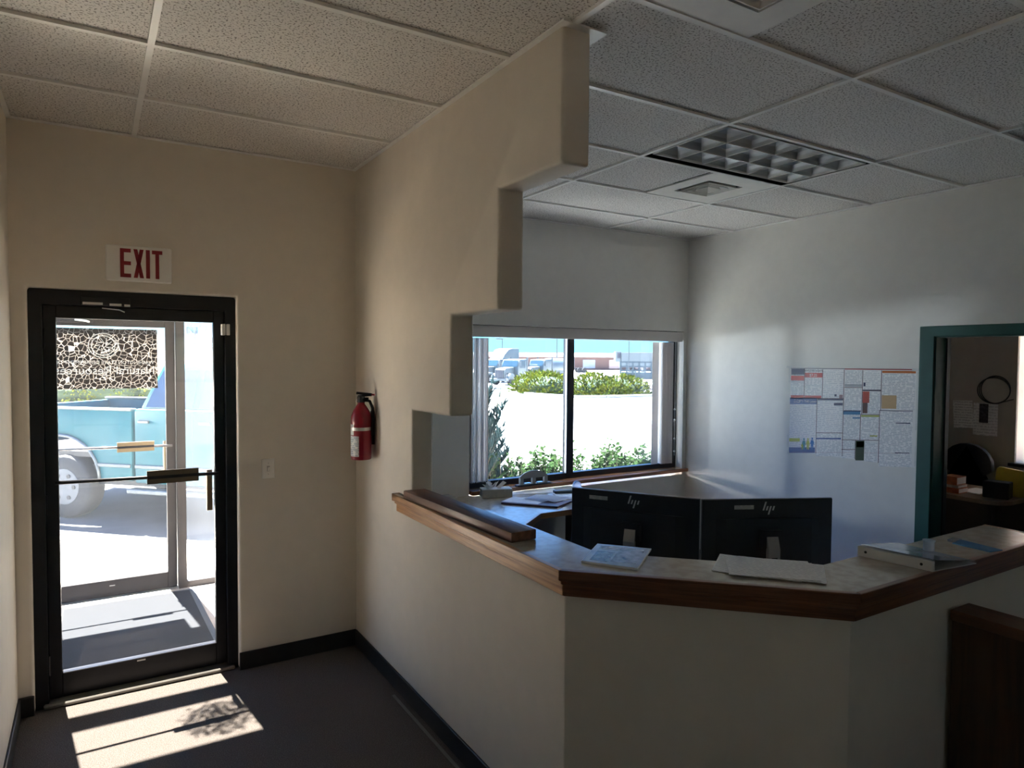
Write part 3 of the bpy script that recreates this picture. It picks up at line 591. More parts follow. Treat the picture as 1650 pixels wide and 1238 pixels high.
MB().prism([(1.495,-2.672),(1.545,-2.668),(1.55,-2.70),(1.49,-2.703)], ZT+.0005, ZT+.010, 'z').bevel(.002,1).build('clip', glass('clip_clear', (.9,.92,.94), .25, refl=1.), bc)

# ------------------------------------------------------------------ reception desk
dk = root('office_desk', (1.0,-.6,0), 'L-shaped office desk below the window and behind the counter', 'desk')
DZ = .705
deskp = [(.125,YW-.005),(2.05,YW-.005),(2.05,-.15),(1.25,-.15),(.915,-.42),(.915,-1.30),(1.45,-1.78),(1.90,-1.78),(1.90,-2.690),(.685,-2.690),(.125,-2.128)]
DLAM = speck('desk_laminate', (.50,.46,.39), (.44,.40,.335), 24., .38, .6, .16, 0., (1,1,1), .5)
MB().prism(deskp, DZ-.028, DZ, 'z').build('desktop', DLAM, dk)
for a, c_ in ((2,3),(3,4),(4,5),(5,6),(6,7)):
    p = V(*deskp[a]); q = V(*deskp[c_]); d = (q-p).normalized(); nn = V(-d.y, d.x)*-1
    nn = V(d.y, -d.x) if V(d.y, -d.x).dot(V(1,.2)) > 0 else V(-d.y, d.x)
    if a in (2,): nn = V(0,-1)
    if a == 6: nn = V(0,1)
    MB().prism([tuple(p),tuple(q),tuple(q+nn*.018),tuple(p+nn*.018)], DZ-.038, DZ+.001, 'z').build('edge_strip', OAK, dk)
for a, c_ in (((1.99,-.10,0),(2.03,.55,DZ-.03)), ((1.84,-2.6,0),(1.88,-1.85,DZ-.03)), ((.14,-.5,0),(.70,-.46,DZ-.03))): MB().box(a, c_).build('leg_panel', M('desk_panel_brown', (.10,.06,.04), .5), dk)
# window sill
sl_ = MB(); sl_.box((1.119,YW-.045,DZ+.004), (XP-.002,YW+.10,DZ+.036)); sl_.bevel(.005, 2)
S(sl_.build('trim_3', wood('sill_oak', (.26,.105,.045), (.44,.215,.10), .25, (1.5,26,40), 1.5, .4)), 'varnished oak window sill above the desk', 'window sill')

# ------------------------------------------------------------------ window and blinds
w1 = root('window_1', (2.26,.74,.74), 'two pane office window in a dark bronze frame', 'window', None, 'structure')
FY0, FY1 = .715, .775; ZS = DZ+.036
WFR = M('window_frame_bronze', (.03,.03,.036), .4, .3, var=.12)
MB().box((1.117,FY0,ZS), (3.41,FY1,ZS+.045)).build('bottom_rail', WFR, w1); MB().box((1.117,FY0,1.985), (3.41,FY1,2.04)).build('top_rail', WFR, w1)
MB().box((1.117,FY0,ZS+.045), (1.165,FY1,1.985)).build('side_stile', WFR, w1); MB().box((3.355,FY0,ZS+.045), (3.41,FY1,1.985)).build('side_stile', WFR, w1)
MB().box((2.115,FY0-.01,ZS+.02), (2.180,FY1,1.985)).build('mullion', WFR, w1); MB().box((2.108,FY0-.004,ZS+.045), (2.115,FY0+.02,1.985)).build('mullion_edge', ALU, w1)
for a, c_ in ((1.165,2.118),(2.178,3.355)): MB().box((a,.742,ZS+.04), (c_,.747,1.99)).build('glass_pane', glass('office_pane', (.69,.75,.81), .004, (.9,.97,1.), .4), w1)
vb = root('vertical_blind', (2.26,.66,.79), 'off white vertical blind drawn to both sides of the window', 'blind')
VANE2 = vane_mat('vane_fabric_sheer', (.68,.64,.62), .7)
VANE = vane_mat('vane_fabric', (.80,.765,.74), .30)
MB().box((1.122,.630,1.942), (3.398,.648,2.032)).bevel(.003,1).build('valance', vane_mat('valance_fabric', (.74,.70,.68), .15), vb); MB().box((1.13,.65,1.985), (3.395,.69,2.02)).build('headrail', ALU, vb)
MB().box((3.398,.628,1.955), (3.404,.66,2.036)).build('valance_bracket', WHITEP, vb)
def vane(x, ang, w=.089): return MB().obox((x,.672,1.365), (w,.0012,1.14), ang).build('vane', VANE, vb)
for i in range(10): vane(1.150+i*.0165, math.radians(74-(i%3)*3))
for i in range(9): vane(3.165+i*.0155, math.radians(70+(i%3)*4))
vane(3.098, math.radians(8), .095)
MB().tube([(3.345,.665,1.98),(3.345,.665,.86)], .0018, 5).build('cord', WHITEP, vb)
for z in (1.30,1.20,1.02,.90): MB().ball((3.345,.665,z), .011, 1).build('cord_bead', WHITEP, vb)

# ------------------------------------------------------------------ on the desk
tb = root('tissue_box', (1.26,.47,DZ), 'grey tissue box with white tissue on the desk corner', 'tissue box')
MB().prism([(1.150,.470),(1.375,.400),(1.410,.510),(1.185,.580)], DZ+.001, DZ+.066, 'z').bevel(.002,1).build('box', M('tissue_card', (.42,.42,.38), .6, var=.12, scale=30), tb)
ts = MB()
for k in range(9):
    a = random.uniform(0,6.28); c0 = V(1.27+.05*math.cos(a), .49+.025*math.sin(a), DZ+.066); t = V(random.uniform(-.05,.05), random.uniform(-.03,.03), random.uniform(.035,.06)); u = V(random.uniform(-.05,.05),random.uniform(-.02,.03),.004)
    ts.face([c0, c0+u, c0+u*.7+t, c0+t*.8-u*.4])
ts.build('tissue', M('tissue_white', (.82,.84,.88), .8, var=.03), tb)
hp = root('hole_punch', (1.68,.60,DZ+.036), 'grey three hole punch standing on the window sill', 'hole punch')
hz = DZ+.0365; hx0, hx1, hy = 1.53, 1.86, .588
MB().box((hx0,hy-.02,hz), (hx1,hy+.03,hz+.014)).bevel(.003,1).build('base', BLACKP, hp)
arc = []
for i in range(13): a = math.pi*i/12; arc.append((1.69-.135*math.cos(a), hz+.05+.072*math.sin(a)))
inner = [(1.69+.118*math.cos(math.pi*i/12)*1.0, hz+.05+.055*math.sin(math.pi*i/12)*.9) for i in range(13)]
m = MB(); GREYP = M('punch_grey', (.30,.31,.30), .45, var=.05)
pts_o = [(arc[0][0],hz+.012)]+arc+[(arc[-1][0],hz+.012)]
m.prism([(arc[0][0],hz+.075)]+arc[3:-3]+[(arc[-1][0],hz+.075),(arc[-1][0]-.001,hz+.06),(arc[0][0]+.001,hz+.06)], hy-.006, hy+.006, 'y'); m.build('lever', GREYP, hp)
for xx in (1.572,1.690,1.808): MB().box((xx-.016,hy-.012,hz+.012), (xx+.016,hy+.012,hz+.066)).build('post', GREYP, hp)
for xx in (1.63,1.75): MB().box((xx-.026,hy-.018,hz+.014), (xx+.026,hy+.01,hz+.024)).build('punch_head', CHROME, hp)
DP = M('paper_desk', (.80,.81,.83), .55, var=.02)
flat('paper_sheet', [(1.36,.50),(1.80,.40),(1.86,.545),(1.45,.575)], DZ+.001, .001, DP, 'wide paper sheet on the desk in front of the hole punch', 'paper', 'papers on the desk')
flat('paper_sheet', [(1.66,.15),(2.03,.02),(2.045,.33),(1.74,.40)], DZ+.001, .0012, DP, 'white paper on the desk beside the left monitor', 'paper', 'papers on the desk')
flat('folder', [(1.175,.235),(1.455,-.085),(1.66,.02),(1.36,.34)], DZ+.001, .012, M('folder_maroon', (.09,.022,.025), .5, var=.1), 'maroon folder under loose papers at the desk corner', 'folder')
flat('paper_sheet', [(1.19,.255),(1.37,.045),(1.56,.135),(1.34,.35)], DZ+.014, .001, DP, 'paper sheet lying on the maroon folder', 'paper', 'papers on the desk')
m = MB(); n_ = 8
pa, pb, pc, pd_ = V(1.37,.245), V(1.50,.015), V(1.72,.09), V(1.55,.33); g_ = []
for i in range(n_+1):
    row = []
    for j in range(3):
        q = (pa.lerp(pb,i/n_)).lerp(pd_.lerp(pc,i/n_), j/2); row.append(m.bm.verts.new((q.x,q.y,DZ+.018+.014*math.sin(math.pi*i/n_)*(1-j/2*.6))))
    g_.append(row)
for i in range(n_):
    for j in range(2): m.bm.faces.new((g_[i][j],g_[i+1][j],g_[i+1][j+1],g_[i][j+1]))
bmesh.ops.solidify(m.bm, geom=m.bm.faces[:], thickness=.0008)
tag(m.build('paper_sheet', DP, smooth=True), 'curled paper sheet on top of the maroon folder', 'paper', 'papers on the desk')
ph = MB(); ph.prism([(1.73,.335),(1.935,.275),(1.95,.325),(1.745,.39)], DZ+.003, DZ+.026, 'z'); ph.bevel(.006,2); tag(ph.build('handset', M('handset_slate', (.05,.07,.075), .4)), 'dark handset lying on papers beside the left monitor', 'handset')
tp_ = root('tape_dispenser', (2.01,.42,DZ), 'clear tape dispenser on the desk by the sill', 'tape dispenser')
MB().lathe([(.022,-.012),(.036,-.012),(.036,.012),(.022,.012)], (1.99,.40,DZ+.037), 20, 'y').build('tape_roll', glass('tape_clear', (.88,.93,.96), .3, (.85,.93,1.)), tp_, smooth=.8)
MB().obox((2.005,.40,DZ+.008), (.08,.034,.014)).build('base', glass('tape_base', (.8,.87,.9), .3), tp_)

# ------------------------------------------------------------------ monitors (seen from behind)
NAVY = M('monitor_back_black', (.010,.011,.017), .42, var=.15, scale=40)
def monitor(loc, heading, label, sticker_at, tilt=.0):
    """local x runs along the panel as seen from behind, local -y faces the counter"""
    t = root('computer_monitor', (loc[0],loc[1],DZ), label, 'monitor', 'reception monitors', None, heading)
    W_, Z0, Z1 = .606, .088, .446
    MB().box((-W_/2,-.012,Z0), (W_/2,.010,Z1)).bevel(.003,2).build('housing', NAVY, t)
    MB().prism([(-.20,-.026),(.20,-.026),(.245,-.011),(-.245,-.011)], Z0+.035, Z1-.085, 'z').build('rear_bulge', NAVY, t)
    MB().box((-W_/2+.006,.010,Z0+.012), (W_/2-.006,.0112,Z1-.006)).build('screen', M('screen_glass', (.01,.01,.012), .15), t)
    MB().box((-W_/2-.0012,-.004,Z0), (W_/2+.0012,.006,Z1+.0012)).build('bezel', M('bezel_grey', (.22,.23,.25), .4, .4), t)
    nk = MB(); nk.prism([(-.055,.30),(-.055,.015),(-.082,.015),(-.082,.235)], -.026, .026, 'x'); k = nk.build('stand_neck', M('stand_silver', (.36,.36,.36), .4, .5), t)
    MB().box((-.013,-.0836,.17), (.013,-.080,.200)).build('cable_slot', BLACKP, k)
    MB().box((-.045,-.060,.235), (.045,-.012,.315)).build('hinge', BLACKP, t)
    MB().box((-.12,-.13,.001), (.12,.08,.014)).bevel(.004,1).build('stand_base', M('base_silver', (.36,.36,.36), .4, .5), t)
    lg = MB(); s_ = .0165; zc = Z1-.050
    for ox, z0, z1 in ((-1.35,0,2.35), (-.45,0,1.15), (.45,-1.15,1.15), (1.35,0,1.15)):
        sh = .30; y = -.0128
        lg.prism([(ox*s_+z0*s_*sh-(.0036), zc+z0*s_), (ox*s_+z0*s_*sh+(.0036), zc+z0*s_), (ox*s_+z1*s_*sh+(.0036), zc+z1*s_), (ox*s_+z1*s_*sh-(.0036), zc+z1*s_)], y-.0004, y+.0008, 'y')
    lg.build('logo', M('logo_silver', (.62,.62,.62), .3, .6), t)
    MB().box((sticker_at-.045,-.0132,Z1-.044), (sticker_at+.045,-.0120,Z1-.026)).build('inventory_sticker', print_mat('sticker_%d' % int(abs(sticker_at)*1000), (.50,.50,.48), (.34,.34,.34), 160), t)
    return t
def mon(a, b_, label, st, zoff=0):
    a = V(*a); b_ = V(*b_); c_ = (a+b_)/2; return monitor(c_, math.atan2(b_.y-a.y, b_.x-a.x), label, st)
mon((.613,-1.389), (.948,-1.90), 'left black monitor seen from behind over the counter', -.168)
mon((.947,-1.909), (1.489,-2.177), 'right black monitor seen from behind over the counter', -.112)
# office chair behind the monitors
ch = root('office_chair', (1.30,-.95,0), 'dark navy office chair behind the left monitor', 'chair')
CHF = M('chair_navy', (.012,.015,.028), .7, var=.15)
bk = MB(); prof = []
for i in range(13): a = math.pi*i/12; prof.append((-.27*math.cos(a)*1.0, .74+.22*math.sin(a)**.7))
bk.prism([(x, z) for x, z in [(-.20,.50),(.20,.50)]+[(-p[0],p[1]) for p in prof]], -.03, .03, 'y'); bk.bevel(.02,2); bk.xf(Matrix.Translation((1.16,-1.08,0)) @ Matrix.Rotation(math.radians(-20),4,'Z'))
bk.build('backrest', CHF, ch, smooth=.8)
MB().tube([V(1.16,-1.08,0)+Matrix.Rotation(math.radians(-20),3,'Z')@V(-.272*math.cos(math.pi*i/12),-.032,.74+.222*math.sin(math.pi*i/12)**.7) for i in range(13)], .006, 6).build('back_piping', M('piping_grey', (.35,.40,.48), .5), ch, smooth=True)
MB().box((1.10,-1.05,.42), (1.58,-.55,.50)).bevel(.03,2).build('seat', CHF, ch); MB().cyl((1.34,-.80,.06), (1.34,-.80,.42), .03, 12).build('gas_lift', BLACKP, ch)
for k in range(5):
    a = k*2*math.pi/5; e_ = V(1.34+.28*math.cos(a), -.80+.28*math.sin(a), .055); lgp = MB().tube([(1.34,-.80,.09), e_], .018, 6).build('foot', BLACKP, ch); MB().cyl((e_.x,e_.y-.015,.028), (e_.x,e_.y+.015,.028), .027, 10).build('caster', BLACKP, lgp)

# ------------------------------------------------------------------ poster
po = root('wall_poster', (XP,-1.01,1.04), 'large labour law poster of many printed notices taped to the wall', 'poster')
PX = XP-.0015
def pq(u, v_):  # crop pixel of the notice board -> wall
    s_ = (u-250)/(1385-250); top_ = 185+10*s_; bot = 935+140*s_; t = (v_-top_)/(bot-top_)
    return (-.513-(1.512-.513)*s_**.985, 1.713-t*(1.713-1.040+.0*s_))
MB().box((PX,-1.512,1.040), (XP-.0005,-.513,1.714)).build('sheet', M('poster_white', (.92,.92,.92), .25, var=.02), po)
TXT = print_mat('notice_print', (.93,.93,.94), (.60,.63,.68), 88., 'Z', .5); TXT2 = print_mat('notice_print_pale', (.95,.95,.96), (.70,.72,.77), 70., 'Z', .45)
FLAT = {}
def fc(c_):
    if c_ not in FLAT: FLAT[c_] = M('ink_%02d' % len(FLAT), c_, .3, var=.04)
    return FLAT[c_]
def pquad(name, x0, x1, y0, y1, mt, lift=1, par=None):
    a, b_, c_, d = pq(x0,y0), pq(x1,y0), pq(x1,y1), pq(x0,y1); X_ = PX-.0004*lift
    m = MB(); m.face([(X_,a[0],a[1]),(X_,b_[0],b_[1]),(X_,c_[0],c_[1]),(X_,d[0],d[1])]); return m.build(name, mt, par or po)
RB, BL, OR, NV = (.55,.05,.05), (.025,.10,.34), (.62,.17,.03), (.02,.03,.10)
for k, (x0_, x1_, y0_, y1_, m_) in enumerate(((257,388,192,455,TXT),(394,566,192,460,TXT),(573,766,203,458,TXT2),(252,516,458,950,TXT2),(524,763,470,772,TXT2),(519,755,775,985,TXT),(777,933,204,352,TXT),(777,928,366,568,TXT),(771,923,578,828,TXT),(763,884,834,917,TXT),(763,884,928,1000,TXT2),(968,1078,850,1030,TXT),(942,1093,208,376,TXT2),(938,1090,392,596,TXT),(931,1086,606,838,TXT),(1102,1370,204,552,TXT),(1092,1358,568,1070,TXT))):
    pquad('notice', x0_, x1_, y0_, y1_, m_)
for x0_, x1_, y0_, y1_, c_ in ((257,388,255,298,RB),(257,388,432,458,RB),(394,566,228,270,RB),(394,560,434,460,RB),(257,392,192,245,NV),(250,520,455,512,BL),(250,510,905,955,BL),(524,766,462,476,NV),(682,764,500,522,NV),(519,755,818,830,BL),(771,923,570,604,(.05,.22,.45)),(855,922,628,640,(.05,.22,.45)),(940,998,392,495,(.55,.07,.04)),(942,985,495,590,(.12,.05,.04)),(940,1093,376,388,NV),(931,1086,606,622,(.45,.50,.12)),(1012,1075,790,800,(.5,.5,.1)),(1102,1372,203,224,OR),(1104,1225,425,545,(.62,.42,.22)),(890,965,840,1020,(.03,.06,.03)),(895,962,845,900,(.10,.20,.04)),(252,357,822,852,(.50,.55,.10)),(777,928,566,572,NV),(1092,1358,560,566,NV),(685,705,420,440,NV),(730,762,424,458,(.35,.22,.25)),(250,1380,186,191,NV),(775,1380,187,195,RB),(1225,1340,670,678,NV),(1224,1340,940,947,NV),(777,933,328,352,(.45,.47,.52)),(945,962,312,345,NV)):
    pquad('print_block', x0_, x1_, y0_, y1_, fc(c_), 2)
for xx, yy0, yy1 in ((391,190,458),(569,195,460),(519,460,960),(770,195,985),(936,200,600),(926,600,835),(1097,200,560),(1089,560,1040),(886,832,1010)): pquad('rule_line', xx-2.5, xx+2.5, yy0, yy1, fc((.10,.05,.08)), 2)
for xx0, xx1, yy in ((250,770,459),(775,935,358),(936,1097,383),(770,930,572),(930,1090,601),(520,768,772),(762,1085,834),(762,886,922),(250,1260,945)): pquad('rule_line', xx0, xx1, yy-2.5+ (0 if yy != 945 else 4), yy+2.5+(60*0), fc((.10,.05,.08)) if yy != 945 else fc((.35,.03,.05)), 2)
def fig(cx_, h_, c_):
    y0, z0 = pq(cx_, 925); m = MB(); X_ = PX-.0016
    body = [(-.010,0),(-.003,0),(0,.028),(.004,0),(.011,0),(.010,.05),(.016,.035),(.019,.04),(.010,.075),(-.010,.075),(-.019,.042),(-.015,.036),(-.010,.05)]
    m.face([(X_, y0-a*h_, z0+b_*h_) for a, b_ in body]); m.face([(X_, y0-.008*h_*math.cos(t), z0+(.086+.010*math.sin(t))*h_) for t in [i*.785 for i in range(8)]]); m.build('printed_figure', fc(c_), po)
fig(400, .95, (.03,.30,.42)); fig(440, .95, (.50,.52,.10)); fig(482, 1.0, (.03,.18,.50)); fig(385, .6, (.45,.52,.08))
def ptext(s_, x, y, size, c_):
    a = pq(x, y); X_ = PX-.0016; m = Matrix(((0,0,-1,X_),(-1,0,0,a[0]),(0,1,0,a[1]),(0,0,0,1))); text_mb(s_, size, m, .0001).build('lettering', fc(c_), po)
ptext('EMPLOYEE RIGHTS', 480, 216, .0185, (.06,.05,.08)); ptext('$7.25', 478, 262, .030, (.8,.75,.75)); ptext("IT'S THE LAW!", 430, 497, .024, (.75,.78,.82)); ptext('Job Safety', 320, 478, .013, (.75,.78,.82))
ptext('and Health', 320, 497, .013, (.75,.78,.82))
TAPE = M('masking_tape_white', (.72,.73,.72), .4, var=.08)
for y_, z_, w_, h_ in ((-.50,1.72,.05,.018),(-.505,1.655,.018,.12),(-.50,1.12,.016,.10),(-.505,1.025,.02,.03),(-.72,1.722,.10,.012),(-1.50,1.715,.05,.02),(-1.516,1.50,.016,.40),(-1.515,1.12,.014,.14)):
    MB().box((PX-.002,y_-w_/2,z_-h_/2), (PX-.0012,y_+w_/2,z_+h_/2)).build('tape', TAPE, po)

# ------------------------------------------------------------------ green door frame and the next room
TEAL = M('door_frame_teal', (.012,.085,.075), .4, var=.08)
d3 = root('door_3', (XP,-2.07,0), 'dark green painted door frame into the next room', 'door', None, 'structure')
MB().prism([(-1.525,0),(-1.525,2.01),(-2.62,2.01),(-2.62,0),(-2.53,0),(-2.53,1.94),(-1.62,1.94),(-1.62,0)], XP-.014, XP, 'x').bevel(.003,1).build('casing', TEAL, d3)
MB().prism([(-1.61,0),(-1.61,1.955),(-2.53,1.955),(-2.53,0),(-2.515,0),(-2.515,1.935),(-1.628,1.935),(-1.628,0)], XP, XP+.13, 'x').build('jamb', TEAL, d3)
MB().box((XP+.13,-1.635,0), (XP+.175,-1.622,1.93)).build('door_leaf_edge', BLACKP, d3)
w2 = root('window_2', (5.25,-1.67,.93), 'blinded window at the edge of the next room', 'window', None, 'structure')
for k in range(6): MB().obox((5.23,-1.43-k*.085,1.48), (.0015,.092,1.10), .12).build('vane', VANE2, w2)
MB().box((5.27,-1.95,.93), (5.30,-1.40,2.03)).build('glass_pane', PANE, w2); MB().box((5.13,-1.98,.905), (5.20,-1.38,.93)).build('sill', BLACKP, w2)
NX = 5.198
def wall_sheet(name, y0, y1, z0, z1, mt, label, rot=0):
    m = MB(); m.obox((NX-.002,(y0+y1)/2,(z0+z1)/2), (.001,abs(y1-y0),z1-z0), 0, 0, rot); return m
pp = wall_sheet('pinned_paper', -.915, -1.075, 1.185, 1.43, None, '', -.06); tag(pp.build('pinned_paper', print_mat('pinned_print', (.92,.92,.92), (.66,.66,.67), 44)), 'tilted typed sheet pinned on the dim wall', 'paper')
p2 = root('pinned_page', (NX,-1.17,1.13), 'pinned page with a small dark photo on the dim wall', 'paper')
wall_sheet('', -1.078, -1.268, 1.135, 1.415, None, '').build('page', print_mat('pinned_print2', (.92,.92,.93), (.70,.70,.72), 40), p2); MB().box((NX-.0045,-1.195,1.245), (NX-.003,-1.125,1.41)).build('photo', M('photo_dark', (.07,.06,.08), .3, var=.8, scale=45), p2)
cb = MB(); ctr = V(NX-.012,-1.248,1.535)
for k in range(3):
    cb.tube([ctr+V(-.004*k, (.112+.006*k)*math.cos(i*math.pi/14)+.006*k, (.118-.004*k)*math.sin(i*math.pi/14)-.004*k) for i in range(28)], .004, 6, True)
cb.tube([ctr+V(-.01,-.02,-.115), ctr+V(-.01,-.08,-.095), ctr+V(-.01,-.14,-.075)], .004, 6)
tag(cb.build('cable_coil', BLACKP), 'coiled black cable hanging on the dim wall', 'cable')
nd = root('wooden_desk', (4.6,-1.3,0), 'brown desk with a rounded corner in the next room', 'desk')
q = [(4.28,-.3),(4.28,-1.56)]+[(4.43-.15*math.cos(a),-1.56-.15*math.sin(a)) for a in [i*math.pi/12 for i in range(1,6)]]+[(4.43,-1.71),(4.90,-1.71),(4.90,-.3)]
MB().prism(q, .712, .742, 'z').build('desktop', wood('side_desk_top', (.22,.14,.09), (.32,.21,.13), .4, (3,30,30)), nd)
MB().box((4.33,-1.60,0), (4.36,-.3,.71)).build('modesty_panel', M('side_desk_panel', (.060,.032,.020), .5), nd); MB().box((4.36,-1.62,0), (4.88,-1.58,.71)).build('end_panel', M('side_desk_panel2', (.06,.032,.02), .5), nd)
Z2 = .743
sm = root('desktop_monitor', (4.85,-.9,Z2), 'dark monitor at the left of the next room', 'monitor')
MB().obox((4.80,-.86,Z2+.26), (.03,.30,.34), .25).build('panel', BLACKP, sm); MB().obox((4.80,-1.012,Z2+.26), (.034,.012,.34), .25).build('edge', M('monitor_edge', (.30,.29,.29), .4), sm); MB().box((4.76,-.95,Z2), (4.90,-.80,Z2+.10)).build('stand', BLACKP, sm)
sc2 = root('desk_chair', (5.0,-1.15,0), 'black rounded office chair back in the next room', 'chair')
m = MB(); m.prism([(-.95,.62),(-1.33,.62)]+[(-1.33+.0*i,.62) for i in ()]+[(-1.14-.20*math.cos(math.pi-math.pi*i/10)*1.0,.86+.22*math.sin(math.pi*i/10)**.8) for i in range(11)], 4.96, 5.02, 'x'); m.bevel(.015,2); m.build('backrest', BLACKP, sc2, smooth=.7)
MB().cyl((5.06,-1.14,0), (5.06,-1.14,.70), .03, 10).build('post', BLACKP, sc2)
for k in range(5): MB().tube([(5.06,-1.14,.06),(5.06+.12*math.cos(k*1.257),-1.14+.24*math.sin(k*1.257),.02)], .018, 6).build('foot', BLACKP, sc2)
bkx = [('orange',(.48,.13,.045),-1.255,-1.37,0,.042,'orange and white book lying lowest in the next room desk stack'),('white',(.50,.42,.36),-1.255,-1.365,.042,.064,'pale book in the middle of the next room desk stack'),('orange2',(.52,.16,.06),-1.25,-1.355,.064,.128,'orange patterned book on top of the next room desk stack')]
for nm, col, ya, yb, za, zb, lab in bkx:
    bo = root('book', (4.42,(ya+yb)/2,Z2+za), lab, 'book', 'books on the next room desk')
    MB().box((4.36,yb,Z2+za), (4.50,ya,Z2+zb)).build('cover', M('book_'+nm, col, .45, var=.35, scale=22), bo); MB().box((4.362,yb-.001,Z2+za+.006), (4.498,yb,Z2+zb-.006)).build('pages', PAPER, bo)
b = MB(); b.box((4.40,-1.235,Z2), (4.55,-1.215,Z2+.11)); tag(b.build('book', M('book_blue', (.03,.05,.12), .5)), 'dark blue book upright beside the orange books', 'book', 'books on the next room desk')
flat('paper_sheet', [(4.50,-1.30),(4.48,-1.46),(4.72,-1.50),(4.74,-1.32)], Z2, .006, PAPER, 'papers on the next room desk behind the books', 'paper')
m = MB(); m.prism([(-1.50,Z2),(-1.515,Z2+.20),(-1.53,Z2+.215),(-1.95,Z2+.18),(-1.95,Z2)], 4.62, 4.66, 'x'); m.xf(Matrix.Translation((0,0,0))); tag(m.build('file_folder', M('folder_yellow', (.46,.36,.03), .55, var=.08)), 'yellow file folder standing on the next room desk', 'folder')
m = MB(); m.prism([(4.40,-1.515),(4.52,-1.50),(4.55,-1.66),(4.43,-1.68)], Z2, Z2+.125, 'z'); m.bevel(.008,2); tag(m.build('desk_box', BLACKP), 'small black box in front of the yellow folder', 'box')
# ------------------------------------------------------------------ outdoors
LOT = speck('lot_pale_asphalt', (.40,.372,.335), (.335,.312,.28), 1.6, .35, .55, .95, 0, (1,1,1), .1)
gm = MB(); ys = [.78, 3.0, 10, 20, 32, 45, 80, 320]
gm.face([(5.45,-60,-.1),(320,-60,-.1),(320,.78,-.1),(5.45,.78,-.1)]); 
for a, c_ in zip(ys, ys[1:]): gm.face([(-220,a,gz(a)),(320,a,gz(a)),(320,c_,gz(c_)),(-220,c_,gz(c_))])
bmesh.ops.remove_doubles(gm.bm, verts=gm.bm.verts, dist=.001)
S(gm.build('ground', LOT), 'pale sunlit parking lot outside the windows', 'ground')
S(MB().box((-40,-60,-.15), (5.4,-6.75,-.1)).build('unseen_back_ground', M('back_ground_dark', (.06,.055,.05), .9, var=.3, scale=5)), 'unseen dark ground added behind the building', 'yard')  # unseen ground added, kept dark to limit light through the back window
S(MB().box((-9,3.0,-.102), (1.3,9.0,-.0985)).build('asphalt_lane', M('asphalt_dark', (.060,.059,.063), .9, var=.1, scale=3)), 'grey asphalt under the pickup', 'asphalt')
S(MB().box((-8,1.95,-.12), (1.1,3.0,0)).build('walkway', M('concrete_walk', (.62,.56,.46), .9, var=.06, scale=3)), 'cream concrete walkway in front of the outer door', 'walkway')
b = MB(); b.box((-.15,.80,2.9), (7,1.85,3.05)); S(b.build('roof_eave', PAINT2), 'roof overhang above the office window', 'roof')
m = MB(); p = V(-4.6,7.1); q = V(-.40,3.045); d = (q-p).normalized(); nn = V(-d.y,d.x)*.05
m.prism([tuple(p-nn),tuple(q-nn),tuple(q+nn),tuple(p+nn)], -.0984, -.095, 'z'); tag(m.build('parking_line', M('paint_white', (.8,.8,.78), .8)), 'white painted parking stall line beside the teal pickup', 'parking line')
# --- pickup
pu = root('pickup_truck', (-1.69,5.25,-.1), 'teal crew cab pickup parked outside the entrance', 'pickup truck', None, None, math.radians(-45))
TP = M('pickup_teal', (.005,.068,.086), .45, var=.05, spec=.25); TPL = M('pickup_trim_pale', (0.0960,0.1080,0.1140), .35, .3); PGL = M('pickup_glass', (.03,.05,.09), .08, var=.1); TYRE = M('tyre', (.02,.02,.022), .8, var=.2); RIM = M('rim_alloy', (0.0840,0.0900,0.1020), .4, .3)
def side_panel(x0_, x1_, zb, zt, wx, r, hgt):
    pts = [(x0_,zb)]
    if wx is not None:
        pts.append((wx-r,zb)); pts += [(wx-r*math.cos(math.pi*i/12), zb+(hgt-zb)*math.sin(math.pi*i/12)) for i in range(1,12)]; pts.append((wx+r,zb))
    return pts+[(x1_,zb),(x1_,zt),(x0_,zt)]
def veh(name, poly, lo, hi, mt, bev=.015): return MB().prism(poly, lo, hi, 'y').bevel(bev, 2).build(name, mt, pu, smooth=.6)
BW_ = 1.88
for lo, hi in ((0,.07),(BW_-.07,BW_)): veh('bed_side', side_panel(-1.15,.955,.48,1.27,0,.53,.97), lo, hi, TP)
veh('tailgate', [(-1.15,.6),(-1.08,.6),(-1.08,1.25),(-1.15,1.25)], .07, BW_-.07, TP); MB().box((-1.1,.07,.72), (.93,BW_-.07,.78)).build('bed_floor', BLACKP, pu); MB().box((.90,.07,.6), (.955,BW_-.07,1.25)).build('bed_front', TP, pu)
for lo, hi in ((-.01,.085),(BW_-.085,BW_+.01)): MB().box((-1.15,lo,1.262), (.955,hi,1.29)).bevel(.006,1).build('bed_rail', TPL, pu)
veh('cab_body', [(.985,.46),(2.72,.46),(2.74,1.29),(.985,1.29)], 0, BW_, TP, .03)
gh = MB(); lowq = [(1.02,.05),(2.82,.05),(2.82,BW_-.05),(1.02,BW_-.05)]; topq = [(1.22,.20),(2.22,.20),(2.22,BW_-.20),(1.22,BW_-.20)]
A_ = [gh.bm.verts.new((x,y,1.285)) for x, y in lowq]; B_ = [gh.bm.verts.new((x,y,1.80)) for x, y in topq]
gh.bm.faces.new(B_)
for k in range(4): gh.bm.faces.new((A_[k],A_[(k+1)%4],B_[(k+1)%4],B_[k]))
gh.bm.faces.new(A_[::-1]); gh.bevel(.03, 2); gh.build('cab_roof', TP, pu, smooth=.6)
def sidewin(x0_, x1_, x2_, x3_):
    def yy(z): return .05+.15*(z-1.285)/.515
    m = MB(); m.face([(x0_,yy(1.31)-.004,1.31),(x1_,yy(1.31)-.004,1.31),(x2_,yy(1.72)-.004,1.72),(x3_,yy(1.72)-.004,1.72)]); m.build('side_window', PGL, pu)
